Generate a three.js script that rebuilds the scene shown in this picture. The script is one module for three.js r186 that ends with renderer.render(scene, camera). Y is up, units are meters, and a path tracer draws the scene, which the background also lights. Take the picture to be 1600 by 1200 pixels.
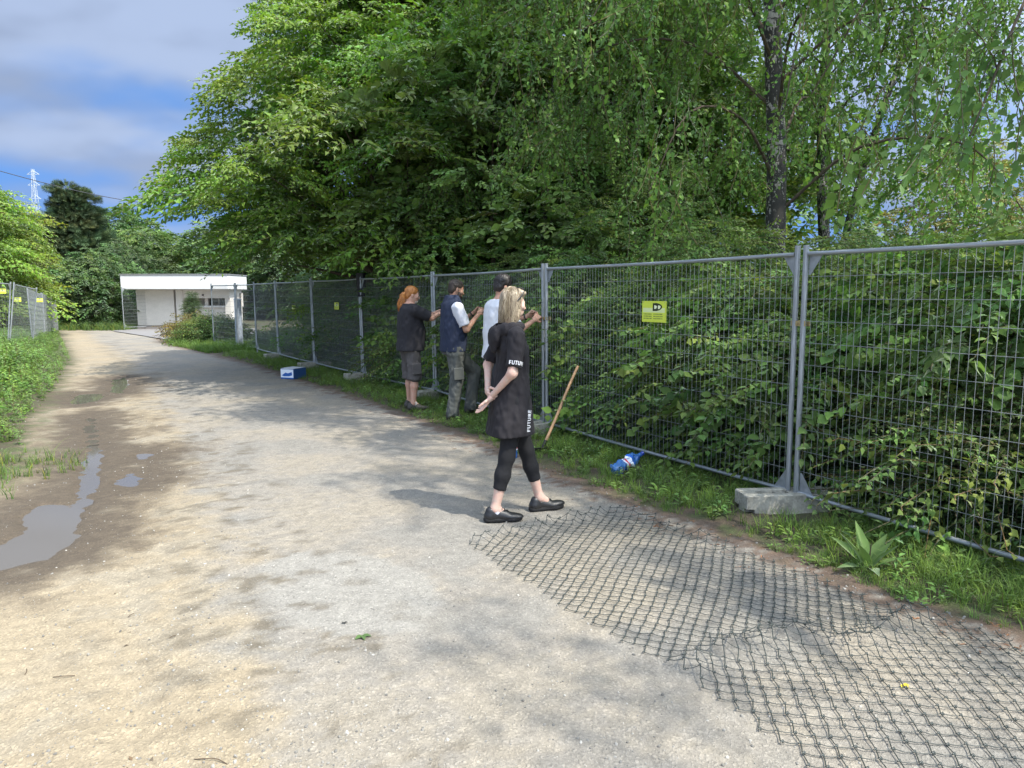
import * as THREE from 'three';
import { mergeGeometries } from 'three/addons/utils/BufferGeometryUtils.js';
import { RoundedBoxGeometry } from 'three/addons/geometries/RoundedBoxGeometry.js';
import { createNoise2D, createNoise3D } from 'simplex-noise';

// ---------------------------------------------------------------- camera, sky, sun, exposure
const scene = new THREE.Scene();
const FPX = 1110, EYE = 1.65, PITCH = Math.atan(139 / FPX);   // photograph 1600 x 1200, horizon at row 461
const camera = new THREE.PerspectiveCamera(2 * Math.atan(600 / FPX) * 180 / Math.PI, 4 / 3, 0.05, 2000);
camera.position.set(0, EYE, 0);
camera.rotation.set(-PITCH, 0, 0);
camera.updateMatrixWorld();
const renderer = new THREE.WebGLRenderer({ antialias: true });
renderer.toneMapping = THREE.LinearToneMapping;
renderer.toneMappingExposure = 2.5;
renderer.shadowMap.enabled = true;

const mulberry = (a) => () => { a = (a + 0x6d2b79f5) | 0; let t = Math.imul(a ^ (a >>> 15), 1 | a); t = (t + Math.imul(t ^ (t >>> 7), 61 | t)) ^ t; return ((t ^ (t >>> 14)) >>> 0) / 4294967296; };
const n2 = createNoise2D(mulberry(11)), n3 = createNoise3D(mulberry(12));
const V = (x, y, z) => new THREE.Vector3(x, y, z);
const lerp = (a, b, t) => a + (b - a) * t, clamp = (x, a = 0, b = 1) => Math.min(b, Math.max(a, x));
const smooth = (a, b, x) => { const t = clamp((x - a) / (b - a)); return t * t * (3 - 2 * t); };
const fbm2 = (x, y, o = 4) => { let s = 0, a = 0.5; for (let i = 0; i < o; i++) { s += a * n2(x, y); x = x * 2.03 + 7.1; y = y * 2.03 - 3.3; a *= 0.5; } return s; };
const fbm3 = (x, y, z, o = 4) => { let s = 0, a = 0.5; for (let i = 0; i < o; i++) { s += a * n3(x, y, z); x = x * 2.07 + 5.1; y = y * 2.07 - 3.3; z = z * 2.07 + 1.7; a *= 0.5; } return s; };

const SUN = V(0.47, 0.82, 0.33).normalize();
{ // partly clouded sky: blue air with soft layered clouds, whiter towards the horizon and the sun
  const W = 1536, H = 768, data = new Float32Array(W * H * 4);
  for (let j = 0; j < H; j++) for (let i = 0; i < W; i++) {
    const el = ((j + 0.5) / H - 0.5) * Math.PI, az = ((i + 0.5) / W - 0.5) * 2 * Math.PI;
    const y = Math.sin(el), x = Math.cos(el) * Math.cos(az), z = Math.cos(el) * Math.sin(az), e = Math.max(y, 0);
    let r = lerp(0.065, 0.065, smooth(0, 0.7, e)), g = lerp(0.155, 0.135, smooth(0, 0.7, e)), b = lerp(0.355, 0.30, smooth(0, 0.7, e));
    const k = 1 / (e + 0.22), cx = x * k, cz = z * k;      // clouds on a layer overhead
    const c1 = fbm3(cx * 0.9 + 4, 0.3, cz * 1.5, 6) + 0.35 * fbm3(x * 2.2, y * 9, z * 2.2, 5);
    const cover = 0.9 * smooth(-0.62, 0.5, c1 + 0.42 * smooth(0.09, 0.2, e) - 0.06);
    const low = smooth(0.055, 0.0, e + 0.05 * fbm3(x * 5, y * 12, z * 5, 4));
    const tone = 0.72 + 0.28 * smooth(-0.5, 0.5, fbm3(cx * 1.6 - 3, 2.2, cz * 2.6, 5)) ;
    const s = Math.max(0, x * SUN.x + y * SUN.y + z * SUN.z), lit = 0.33 + 1.5 * s ** 1.2;   // clouds are brighter towards the sun
    const cr = (0.57 * tone + 0.03) * lit, cg = (0.685 * tone + 0.04) * lit, cb = (0.92 * tone + 0.07) * lit * lerp(1, 0.92, s);
    r = lerp(r, cr, cover); g = lerp(g, cg, cover); b = lerp(b, cb, cover);
    r = lerp(r, 0.4, low); g = lerp(g, 0.43, low); b = lerp(b, 0.5, low);
    const glow = 0.9 * s ** 6;
    const o = (j * W + i) * 4;
    data[o] = r + glow; data[o + 1] = g + glow * 0.98; data[o + 2] = b + glow * 0.92; data[o + 3] = 1;
  }
  const sky = new THREE.DataTexture(data, W, H, THREE.RGBAFormat, THREE.FloatType);
  sky.mapping = THREE.EquirectangularReflectionMapping; sky.magFilter = THREE.LinearFilter; sky.minFilter = THREE.LinearFilter; sky.needsUpdate = true;
  scene.background = sky; scene.environment = sky;
}
const sun = new THREE.DirectionalLight(new THREE.Color().setRGB(1.0, 0.95, 0.85), 2.8);
sun.position.copy(SUN).multiplyScalar(80).add(V(-6, 0, -14)); sun.target.position.set(-6, 0, -14);
sun.castShadow = true; sun.shadow.mapSize.set(4096, 4096); sun.shadow.radius = 1.3;
Object.assign(sun.shadow.camera, { left: -40, right: 40, top: 40, bottom: -40, near: 1, far: 200 });
scene.add(sun, sun.target);

// ---------------------------------------------------------------- pixels of the photograph to directions
const ray = (px, py) => V((px - 800) / FPX, (600 - py) / FPX, -1).applyQuaternion(camera.quaternion);
const G = (px, py, y = 0) => { const d = ray(px, py), t = (y - EYE) / d.y; return V(d.x * t, y, d.z * t); };   // where it meets level ground
const atZ = (px, py, depth) => { const d = ray(px, py), t = -depth / d.z; return V(d.x * t, EYE + d.y * t, -depth); };

// ---------------------------------------------------------------- object helpers
const names = new Map();
const numbered = (n) => { const k = names.get(n) ?? 0; names.set(n, k + 1); return k ? n + '_' + String(k).padStart(3, '0') : n; };
const shadows = (m) => { m.castShadow = m.receiveShadow = true; return m; };
function thing(name, label, category, pos = [0, 0, 0], turn = 0, group) {
  const o = new THREE.Group(); o.name = numbered(name); o.position.set(...pos); o.rotation.y = turn;
  o.userData = { label, category }; if (group) o.userData.group = group;
  scene.add(o); return o;
}
function part(name, geo, mat, parent) { const m = shadows(new THREE.Mesh(geo, mat)); m.name = name; parent.add(m); return m; }
function single(name, geo, mat, label, category, group) {
  const m = shadows(new THREE.Mesh(geo, mat)); m.name = numbered(name); m.userData = { label, category }; if (group) m.userData.group = group; scene.add(m); return m;
}
function struct(name, geo, mat) { const m = shadows(new THREE.Mesh(geo, mat)); m.name = numbered(name); m.userData = { kind: 'structure' }; scene.add(m); return m; }
function copies(name, geo, mat, list, parent, kind = 'stuff') {   // list of {m: Matrix4, c: Color}
  const im = shadows(new THREE.InstancedMesh(geo, mat, list.length)); im.name = parent === scene ? numbered(name) : name;
  list.forEach((e, i) => { im.setMatrixAt(i, e.m); if (e.c) im.setColorAt(i, e.c); });
  if (kind) im.userData.kind = kind;
  parent.add(im); return im;
}
const lin = (r, g, b) => new THREE.Color().setRGB(r, g, b);
const std = (c, roughness = 0.8, extra = {}) => new THREE.MeshStandardMaterial({ color: Array.isArray(c) ? lin(...c) : c, roughness, ...extra });
const phys = (c, roughness, extra = {}) => new THREE.MeshPhysicalMaterial({ color: Array.isArray(c) ? lin(...c) : c, roughness, ...extra });
const clean = (g) => { const o = g.index ? g.toNonIndexed() : g; for (const k of Object.keys(o.attributes)) if (!['position', 'normal', 'uv'].includes(k)) o.deleteAttribute(k); return o; };
const merge = (list) => mergeGeometries(list.map(clean));
const tube = (pts, r, seg = 8, rad = 6) => new THREE.TubeGeometry(new THREE.CatmullRomCurve3(pts), seg, r, rad, false);
function rod(a, b, ra, rb = ra, rad = 8) {   // tapered bar from a to b
  const d = b.clone().sub(a), g = new THREE.CylinderGeometry(rb, ra, d.length(), rad);
  g.applyQuaternion(new THREE.Quaternion().setFromUnitVectors(V(0, 1, 0), d.clone().normalize())); g.translate(...a.clone().add(b).multiplyScalar(0.5).toArray()); return g;
}
function taper(pts, r0, r1, seg = 12, rad = 7) {   // curved tapering tube
  const c = new THREE.CatmullRomCurve3(pts), g = new THREE.TubeGeometry(c, seg, 1, rad, false), p = g.attributes.position, q = V();
  for (let i = 0; i <= seg; i++) { c.getPointAt(i / seg, q); const r = lerp(r0, r1, i / seg);
    for (let j = 0; j <= rad; j++) { const k = i * (rad + 1) + j; p.setXYZ(k, q.x + (p.getX(k) - q.x) * r, q.y + (p.getY(k) - q.y) * r, q.z + (p.getZ(k) - q.z) * r); } }
  return g;
}
const box = (w, h, d, x = 0, y = 0, z = 0, r = 0) => { const g = r ? new RoundedBoxGeometry(w, h, d, 2, r) : new THREE.BoxGeometry(w, h, d); g.translate(x, y, z); return g; };
function dataTex(size, fn, srgb, repeat = true) {
  const d = new Uint8Array(size * size * 4);
  for (let j = 0; j < size; j++) for (let i = 0; i < size; i++) { const c = fn(i, j), o = (j * size + i) * 4; for (let k = 0; k < 3; k++) d[o + k] = clamp(Array.isArray(c) ? c[k] : c) * 255; d[o + 3] = 255; }
  const t = new THREE.DataTexture(d, size, size); t.magFilter = THREE.LinearFilter; t.minFilter = THREE.LinearMipmapLinearFilter; t.generateMipmaps = true; t.needsUpdate = true;
  if (repeat) t.wrapS = t.wrapT = THREE.RepeatWrapping; if (srgb) t.colorSpace = THREE.SRGBColorSpace; return t;
}
// noise that repeats over a square of `size` cells
const tileNoise = (size, seed) => { const r = mulberry(seed), a = new Float32Array(size * size); for (let i = 0; i < a.length; i++) a[i] = r();
  return (x, y) => { const xi = Math.floor(x), yi = Math.floor(y), fx = x - xi, fy = y - yi, u = fx * fx * (3 - 2 * fx), v = fy * fy * (3 - 2 * fy), w = (i, j) => a[((j % size + size) % size) * size + (i % size + size) % size];
    return lerp(lerp(w(xi, yi), w(xi + 1, yi), u), lerp(w(xi, yi + 1), w(xi + 1, yi + 1), u), v); }; };
// ---------------------------------------------------------------- ground: worn gravel road, sandy shoulder, verge
const line = (pts) => pts.map(([x, y]) => { const g = G(x, y); return [g.x, g.z]; });
const roadRight = [[7.6, 3], ...line([[1600, 1008], [1400, 950], [1290, 908], [1170, 858], [1050, 815], [940, 775], [870, 746], [760, 700], [640, 655], [560, 625], [480, 600], [420, 580], [380, 567], [320, 552], [265, 540], [245, 531]]), [-16, -33], [-26, -58]];
const roadLeft = [[-4.2, 3], ...line([[0, 770], [70, 720], [75, 660], [110, 600], [128, 565], [112, 535], [100, 516]]), [-40, -58]];
const sandEdge = [[-0.9, 3], [-0.95, -1.5], ...line([[500, 1200], [440, 1080], [395, 970], [372, 870], [335, 780], [300, 700], [262, 640], [220, 592], [205, 560], [150, 530]]), [-36, -58]];
function side(poly, x, z) {   // signed distance to a polyline that runs away from the camera: positive to its right
  let best = 1e9, sg = 1;
  for (let i = 0; i + 1 < poly.length; i++) {
    const [ax, az] = poly[i], [bx, bz] = poly[i + 1], dx = bx - ax, dz = bz - az, t = clamp(((x - ax) * dx + (z - az) * dz) / (dx * dx + dz * dz)), px = ax + dx * t - x, pz = az + dz * t - z, d = px * px + pz * pz;
    if (d < best) { best = d; sg = dx * (z - az) - dz * (x - ax) > 0 ? 1 : -1; }
  }
  return Math.sqrt(best) * sg;
}
const inPoly = (poly, x, z) => { let c = false; for (let i = 0, j = poly.length - 1; i < poly.length; j = i++) { const [xi, zi] = poly[i], [xj, zj] = poly[j]; if (zi > z !== zj > z && x < (xj - xi) * (z - zi) / (zj - zi) + xi) c = !c; } return c; };
const polyDist = (poly, x, z) => { let b = 1e9; for (let i = 0, j = poly.length - 1; i < poly.length; j = i++) { const [ax, az] = poly[j], [bx, bz] = poly[i], dx = bx - ax, dz = bz - az, t = clamp(((x - ax) * dx + (z - az) * dz) / (dx * dx + dz * dz)); b = Math.min(b, Math.hypot(ax + dx * t - x, az + dz * t - z)); } return inPoly(poly, x, z) ? -b : b; };
const puddles = [
  line([[-160, 905], [0, 888], [70, 874], [116, 852], [128, 820], [120, 796], [100, 784], [62, 786], [40, 800], [30, 825], [0, 850], [-160, 870]]),
  line([[118, 800], [142, 784], [152, 752], [162, 712], [156, 690], [136, 690], [128, 718], [122, 752], [106, 784]]),
  line([[136, 692], [154, 690], [152, 660], [146, 646], [136, 648], [132, 668]]),
  line([[178, 752], [196, 762], [224, 752], [226, 738], [202, 734], [184, 738]]),
  line([[210, 716], [232, 718], [236, 708], [216, 704]]),
  line([[104, 626], [128, 632], [164, 620], [160, 612], [120, 614]]),
  line([[172, 610], [192, 614], [202, 598], [196, 588], [176, 592]]),
];
const puddleBox = puddles.map((p) => [Math.min(...p.map((q) => q[0])) - 1.2, Math.max(...p.map((q) => q[0])) + 1.2, Math.min(...p.map((q) => q[1])) - 1.2, Math.max(...p.map((q) => q[1])) + 1.2]);
const puddleAt = (x, z) => { let b = 1.2; puddles.forEach((p, i) => { const q = puddleBox[i]; if (x > q[0] && x < q[1] && z > q[2] && z < q[3]) b = Math.min(b, polyDist(p, x, z)); }); return b; };
const WATER = -0.022;
function groundAt(x, z) {
  const sr = side(roadRight, x, z), sl = -side(roadLeft, x, z), ss = -side(sandEdge, x, z);
  const wob = 0.09 * fbm2(x * 1.6, z * 1.6, 4);
  const pd = puddleAt(x, z) + 0.10 * fbm2(x * 2.6 + 9, z * 2.6, 4);
  let h = 0.012 * fbm2(x * 0.8, z * 0.8, 3) + 0.005 * fbm2(x * 5, z * 5, 3);
  if (sr > 0) h += 0.02 * smooth(0.1, 0.6, sr) + 0.02 * fbm2(x * 4, z * 4, 2) * smooth(0.1, 0.5, sr);
  if (sl > 0) h += 0.16 * smooth(0.1, 1.4, sl) - 0.45 * smooth(6, 12, sl) ;
  if (ss > -0.2 && sr < 0) {   // wheel tracks pressed into the sand along the road
    const t = ss + 0.1 * n2(x * 0.35, z * 0.35);
    for (const [c, w] of [[0.55, 0.12], [1.0, 0.10], [2.05, 0.14]]) h -= 0.019 * Math.exp(-(((t - c) / w) ** 2)) * (0.6 + 0.4 * Math.sin(z * 48 + x * 12)) ;
    h += 0.010 * smooth(-0.2, 0.1, ss);
  }
  h = lerp(h, -0.005, smooth(0.5, 0.1, pd)) - 0.055 * smooth(0.08, -0.16, pd);
  return { h, sr: sr + wob, sl: sl + wob, ss: ss + 3.2 * wob, pd };
}
const mixc = (a, b, t) => [lerp(a[0], b[0], t), lerp(a[1], b[1], t), lerp(a[2], b[2], t)];
const C_SAND = [0.345, 0.287, 0.198], C_SAND2 = [0.33, 0.288, 0.216], C_GRAVEL = [0.285, 0.262, 0.225], C_TAR = [0.25, 0.238, 0.213], C_MUD = [0.072, 0.056, 0.04], C_LITTER = [0.125, 0.075, 0.05], C_SOIL = [0.075, 0.06, 0.038], C_GRASS = [0.07, 0.085, 0.03];
const tarPatch = line([[400, 885], [470, 862], [590, 868], [672, 900], [690, 940], [660, 985], [560, 1000], [470, 980], [420, 940]]);
function groundColor(x, z, q) {
  const a = fbm2(x * 0.7 + 3, z * 0.7, 4), b = fbm2(x * 3.1, z * 3.1 + 8, 4), f = fbm2(x * 9, z * 9, 3);
  let sand = mixc(C_SAND, C_SAND2, smooth(-0.1, 0.5, a + 0.7 * b)), grav = mixc(C_GRAVEL, C_TAR, smooth(-0.1, 0.35, a + 0.3 * b));
  grav = mixc(grav, C_SAND2, 0.4 * smooth(0.0, 0.4, -a + 0.5 * f));
  const tp = polyDist(tarPatch, x, z) + 0.05 * f; grav = mixc(grav, [0.30, 0.288, 0.26], smooth(0.03, -0.03, tp));
  let c = mixc(grav, sand, smooth(-0.12, 0.22, q.ss + 0.25 * b)); 
  c = mixc(c, [0.135, 0.115, 0.085], 0.8 * smooth(0.16, 0.42, b * 0.9 + f * 0.35 + a * 0.3) * smooth(0.9, 0.1, Math.abs(q.ss + 0.1)));   // gritty dark patches along the join
  { const t = q.ss + 0.1 * n2(x * 0.35, z * 0.35); for (const [u, w] of [[0.32, 0.07], [0.78, 0.06], [1.35, 0.16], [1.8, 0.07], [2.4, 0.12]]) c = mixc(c, [0.19, 0.155, 0.105], 0.6 * Math.exp(-(((t - u) / w) ** 2)) * smooth(-0.15, 0.4, f + 0.7 * b)); }   // grit thrown up beside the wheel tracks
  const wet = smooth(0.46, 0.12, q.pd + 0.22 * b + 0.12 * f); c = mixc(c, C_MUD, 0.95 * wet); c = mixc(c, [0.11, 0.086, 0.06], 0.7 * smooth(0.75, 0.22, q.pd + 0.5 * a + 0.5 * b));
  c = mixc(c, C_LITTER, 0.85 * smooth(-0.14, 0.06, q.sr + 0.2 * b + 0.22 * f));
  c = mixc(c, mixc(C_SOIL, C_GRASS, smooth(-0.2, 0.3, b)), smooth(0.02, 0.34, q.sr + 0.2 * b));
  c = mixc(c, mixc(C_SOIL, C_GRASS, smooth(-0.2, 0.3, b)), smooth(-0.1, 0.35, q.sl + 0.25 * b));
  const s = 1 + 0.16 * f; return [c[0] * s, c[1] * s, c[2] * s];
}
const axis = (stops) => { const o = []; for (let i = 0; i + 1 < stops.length; i++) { const [a, da] = stops[i], [b, db] = stops[i + 1]; let p = a; while (p < b - 1e-6) { o.push(p); p += lerp(da, db, (p - a) / (b - a)); } } o.push(stops.at(-1)[0]); return o; };
const grain = tileNoise(1024, 5), grain2 = tileNoise(256, 6), grain3 = tileNoise(64, 7);
const gravelH = new Float32Array(1024 * 1024).fill(0.35);
{ const r = mulberry(77); for (let k = 0; k < 52000; k++) { const cx = r() * 1024, cy = r() * 1024, rad = 0.9 + 2.6 * r() ** 3, v = 0.15 + 0.8 * r(), e = 0.6 + 0.4 * r(); const R = Math.ceil(rad);
  for (let j = -R; j <= R; j++) for (let i = -R; i <= R; i++) if (i * i + j * j * e < rad * rad) gravelH[((cy + j + 1024 | 0) % 1024) * 1024 + ((cx + i + 1024 | 0) % 1024)] = v; } }
const gravelTex = dataTex(1024, (i, j) => { const g = gravelH[j * 1024 + i], n = grain(i, j), m = grain2(i / 4, j / 4), l = grain3(i / 16, j / 16); const v = 0.52 + 0.32 * (g - 0.37) + 0.18 * (n - 0.5) + 0.14 * (m - 0.5) + 0.10 * (l - 0.5); return [v * 1.02, v, v * 0.97]; });
const gravelBump = dataTex(1024, (i, j) => 0.5 + 0.6 * (gravelH[j * 1024 + i] - 0.35) + 0.3 * (grain(i, j) - 0.5) + 0.12 * (grain2(i / 4, j / 4) - 0.5));
const MG = std([1.5, 1.5, 1.5], 0.95, { map: gravelTex, bumpMap: gravelBump, bumpScale: 0.007, vertexColors: true });
{
  const xs = axis([[-60, 2], [-26, 0.5], [-9, 0.09], [-5, 0.045], [3.6, 0.045], [7, 0.2], [14, 1], [40, 3]]);
  const zs = axis([[-120, 6], [-60, 1.2], [-30, 0.35], [-14, 0.09], [-8, 0.045], [-2, 0.04], [3, 0.25], [12, 2]]);
  const nx = xs.length, nz = zs.length, pos = new Float32Array(nx * nz * 3), col = new Float32Array(nx * nz * 3), uv = new Float32Array(nx * nz * 2), kind = new Uint8Array(nx * nz);
  for (let j = 0; j < nz; j++) for (let i = 0; i < nx; i++) {
    const k = j * nx + i, x = xs[i], z = zs[j], q = groundAt(x, z), c = groundColor(x, z, q);
    pos.set([x, q.h, z], k * 3); col.set(c, k * 3); uv.set([x / 2.2, z / 2.2], k * 2);
    kind[k] = q.sr > 0.05 ? 2 : q.sl > 0.1 ? 3 : q.ss > 0.05 ? 1 : 0;
  }
  const idx = [[], [], [], []];
  for (let j = 0; j + 1 < nz; j++) for (let i = 0; i + 1 < nx; i++) { const a = j * nx + i, b = a + 1, c = a + nx, d = c + 1; idx[kind[a]].push(a, c, b, b, c, d); }
  const full = new THREE.BufferGeometry(); full.setAttribute('position', new THREE.BufferAttribute(pos, 3)); full.setAttribute('color', new THREE.BufferAttribute(col, 3)); full.setAttribute('uv', new THREE.BufferAttribute(uv, 2));
  full.setIndex(idx.flat()); full.computeVertexNormals(); const nrm = full.attributes.normal;
  ['road', 'sandy_shoulder', 'verge_ground', 'bank_ground'].forEach((name, n) => { const map = new Map(), p = [], c = [], u = [], m = [], ix = idx[n].map((v) => { if (!map.has(v)) { map.set(v, map.size); p.push(pos[v * 3], pos[v * 3 + 1], pos[v * 3 + 2]); c.push(col[v * 3], col[v * 3 + 1], col[v * 3 + 2]); u.push(uv[v * 2], uv[v * 2 + 1]); m.push(nrm.getX(v), nrm.getY(v), nrm.getZ(v)); } return map.get(v); });
    const g = new THREE.BufferGeometry(); for (const [k, a, w] of [['position', p, 3], ['color', c, 3], ['uv', u, 2], ['normal', m, 3]]) g.setAttribute(k, new THREE.Float32BufferAttribute(a, w)); g.setIndex(ix); struct(name, g, MG); });
  const g = new THREE.PlaneGeometry(1600, 1600); g.rotateX(-Math.PI / 2); g.translate(0, -0.62, 0); struct('terrain', g, std([0.06, 0.075, 0.03], 1));
}
const MW = phys([0.115, 0.102, 0.085], 0.03, { specularIntensity: 1, ior: 1.33 });
puddles.forEach((p, n) => { const cx = p.reduce((s, q) => s + q[0], 0) / p.length, cz = p.reduce((s, q) => s + q[1], 0) / p.length;
  const out = p.map(([x, z]) => { const d = Math.hypot(x - cx, z - cz); return new THREE.Vector2(cx + (x - cx) * (1 + 0.08 / d), -(cz + (z - cz) * (1 + 0.08 / d))); });
  const g = new THREE.ShapeGeometry(new THREE.Shape(out)); g.rotateX(-Math.PI / 2); g.translate(0, WATER - 0.004 * (n & 1), 0); struct('puddle_water', g, MW); });
// loose stones on the road, too many to count
const M4 = (p, e, s) => new THREE.Matrix4().compose(p, new THREE.Quaternion().setFromEuler(e), s);
{
  const r = mulberry(21), list = [], g = new THREE.IcosahedronGeometry(1, 1), p = g.attributes.position;
  for (let i = 0; i < p.count; i++) { const s = 1 + 0.25 * n3(p.getX(i) * 1.3, p.getY(i) * 1.3, p.getZ(i) * 1.3); p.setXYZ(i, p.getX(i) * s, p.getY(i) * s * 0.7, p.getZ(i) * s); } g.computeVertexNormals();
  while (list.length < 9000) {
    const d = 2.1 + 12 * r() ** 1.7, x = (r() - 0.5) * 1.7 * d, z = -d, q = groundAt(x, z); if (q.sr > 0.15 || q.sl > 0.6 || q.pd < 0.02) continue;
    const edge = Math.exp(-((q.ss / 0.4) ** 2)) + Math.exp(-((q.sr / 0.3) ** 2)); if (r() > 0.25 + 0.6 * edge + 0.5 * fbm2(x * 2, z * 2, 2)) continue;
    const s = 0.0018 + 0.0050 * r() ** 5, t = 0.7 + 0.5 * r(), gr = 0.18 + 0.2 * r() ** 2;
    list.push({ m: M4(V(x, q.h + s * 0.25, z), new THREE.Euler(r(), r() * 6, r()), V(s * (1 + r() * 0.6), s, s)), c: lin(gr * t * 1.06, gr * t, gr * t * 0.88) });
  }
  copies('loose_gravel', g, std([1, 1, 1], 0.9), list, scene).userData.label = 'small loose stones scattered over the gravel road';
}
// ---------------------------------------------------------------- vegetation
function meshFrom(pos, col, idx) { const g = new THREE.BufferGeometry(); g.setAttribute('position', new THREE.Float32BufferAttribute(pos, 3)); g.setAttribute('color', new THREE.Float32BufferAttribute(col, 3)); g.setIndex(idx); g.computeVertexNormals(); return g; }
class Sprays {   // collects leaves and twigs into one small sprig
  constructor() { this.p = []; this.c = []; this.i = []; }
  leaf(at, dir, up, L, W, tint = 1, curl = 0.25, fine = false) {   // folded along the midrib, tip bent down
    const d = dir.clone().normalize(), s = d.clone().cross(up).normalize(), u = s.clone().cross(d), o = this.p.length / 3, P = (f, w, h) => { const q = at.clone().addScaledVector(d, f * L).addScaledVector(s, w * W).addScaledVector(u, h * L); this.p.push(q.x, q.y, q.z); this.c.push(tint, tint, tint); };
    if (fine) { P(0, 0, 0); P(0.22, 0.42, 0.05); P(0.22, -0.42, 0.05); P(0.5, 0.5, 0.03); P(0.5, -0.5, 0.03); P(0.45, 0, -0.03); P(0.78, 0.24, -0.06); P(0.78, -0.24, -0.06); P(1, 0, -curl);
      this.i.push(...[0, 5, 1, 0, 2, 5, 1, 5, 3, 2, 4, 5, 3, 5, 6, 4, 7, 5, 6, 5, 8, 7, 8, 5].map((k) => k + o)); }
    else { P(0, 0, 0); P(0.38, 0.5, 0.06); P(0.38, -0.5, 0.06); P(0.5, 0, -0.02); P(1, 0, -curl); this.i.push(...[0, 3, 1, 0, 2, 3, 1, 3, 4, 2, 4, 3].map((k) => k + o)); }
  }
  twig(a, b, r) { const d = b.clone().sub(a).normalize(), s = d.clone().cross(Math.abs(d.y) > 0.9 ? V(1, 0, 0) : V(0, 1, 0)).normalize(), u = s.clone().cross(d), o = this.p.length / 3;
    for (const q of [a, b]) for (let k = 0; k < 3; k++) { const w = q.clone().addScaledVector(s, r * Math.cos(k * 2.09)).addScaledVector(u, r * Math.sin(k * 2.09)); this.p.push(w.x, w.y, w.z); this.c.push(1.2, 0.55, 0.9); }
    for (let k = 0; k < 3; k++) { const l = (k + 1) % 3; this.i.push(o + k, o + 3 + k, o + l, o + l, o + 3 + k, o + 3 + l); } }
  build() { return meshFrom(this.p, this.c, this.i); }
}
function spraySprig(seed, { n = 13, len = 0.42, L = 0.085, W = 0.05, droop = 0.35, fine = false, flat = 0.5, side = 0.9 }) {   // grows along +z, leaves to both sides
  const r = mulberry(seed), s = new Sprays(); let at = V(0, 0, 0), prev = at;
  for (let k = 0; k < n; k++) {
    const t = (k + 1) / n, q = V(0.05 * len * Math.sin(k * 2.1), -droop * len * t * t, len * t); if (k % 3 === 2 || k === n - 1) { s.twig(prev, q, 0.0022); prev = q; }
    const sg = k % 2 ? 1 : -1, dir = V(sg * side * (0.4 + 0.8 * r()) + (r() - 0.5) * 0.5, 0.15 - 0.9 * r() * (1.1 - flat), 0.15 + 0.9 * r()), up = V((r() - 0.5) * 1.3, 1, (r() - 0.5) * 1.3);
    s.leaf(q, k === n - 1 ? V(0, -0.3, 1) : dir, up, L * (0.5 + 0.7 * r()), W * (0.55 + 0.6 * r()), 0.75 + 0.5 * r(), 0.1 + 0.3 * r(), fine);
  }
  return s.build();
}
function hangSprig(seed, { n = 24, len = 0.8, L = 0.045, W = 0.034 }) {   // a weeping birch twig, hangs along -y
  const r = mulberry(seed), s = new Sprays(); let prev = V(0, 0, 0); const sx = (r() - 0.5) * 0.3, sz = (r() - 0.5) * 0.3;
  for (let k = 0; k < n; k++) { const t = (k + 1) / n, q = V(sx * len * Math.sin(t * 2.5), -len * t, sz * len * Math.sin(t * 2.5)); if (k % 4 === 3) { s.twig(prev, q, 0.003); prev = q; }
    const a = r() * 6.28, dir = V(Math.cos(a), -0.5 - 0.9 * r(), Math.sin(a)); s.leaf(q.clone().addScaledVector(dir, 0.012), dir, V(Math.cos(a + 1), 0.8, Math.sin(a + 1)), L * (0.7 + 0.5 * r()), W * (0.7 + 0.5 * r()), 0.8 + 0.4 * r(), 0.1); }
  return s.build();
}
const leafMat = (t = 0.48, gloss = 0.28) => phys([1, 1, 1], 1, { transmission: t, thickness: 0, clearcoat: gloss, clearcoatRoughness: 0.33, vertexColors: true, side: THREE.DoubleSide, specularIntensity: 0.6 });
const ML = leafMat(), MLfar = leafMat(0.35, 0.1);
const barkTex = dataTex(256, (i, j) => { const a = tileBark(i / 5, j / 22), b = tileBark(i / 2, j / 7 + 30); const v = 0.30 + 0.5 * a * b + 0.2 * (b - 0.5); return [v, v * 0.93, v * 0.84]; }, false);
function tileBark(x, y) { tileBark.n ??= tileNoise(64, 31); return tileBark.n(x, y); }
const barkBump = dataTex(256, (i, j) => tileBark(i / 5, j / 22) * 0.7 + 0.3 * tileBark(i / 2, j / 7 + 30));
const MBark = std([0.26, 0.21, 0.16], 0.95, { map: barkTex, bumpMap: barkBump, bumpScale: 0.02 });
const birchTex = (() => { const r = mulberry(41), S = 512, a = new Float32Array(S * S).fill(0.8);
  for (let k = 0; k < 260; k++) { const cx = r() * S, cy = r() * S, w = 8 + 50 * r() ** 2, h = 1 + 3 * r(); for (let j = -4; j <= 4; j++) for (let i = -60; i <= 60; i++) if ((i / w) ** 2 + (j / h) ** 2 < 1) a[((cy + j + S | 0) % S) * S + ((cx + i + S | 0) % S)] = 0.16; }
  for (let k = 0; k < 60; k++) { const cx = r() * S, cy = r() * S, w = 20 + 60 * r(), h = 20 + 70 * r(); for (let j = -90; j <= 90; j++) for (let i = -90; i <= 90; i++) { const x = cx + i, y = cy + j; if ((i / w) ** 2 + (j / h) ** 2 < 0.8 + 0.9 * n2(x * 0.03, y * 0.03) + 0.4 * n2(x * 0.11, y * 0.11)) a[((y + S | 0) % S) * S + ((x + S | 0) % S)] = 0.07 + 0.05 * r(); } }
  return dataTex(S, (i, j) => { const v = a[j * S + i] * (0.85 + 0.3 * tileBark(i / 8, j / 8)) * 0.62; return [v * 1.02, v * 0.97, v * 0.88]; }); })();
const MBirch = std([0.72, 0.70, 0.68], 0.85, { map: birchTex, bumpMap: birchTex, bumpScale: 0.006 });
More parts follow.
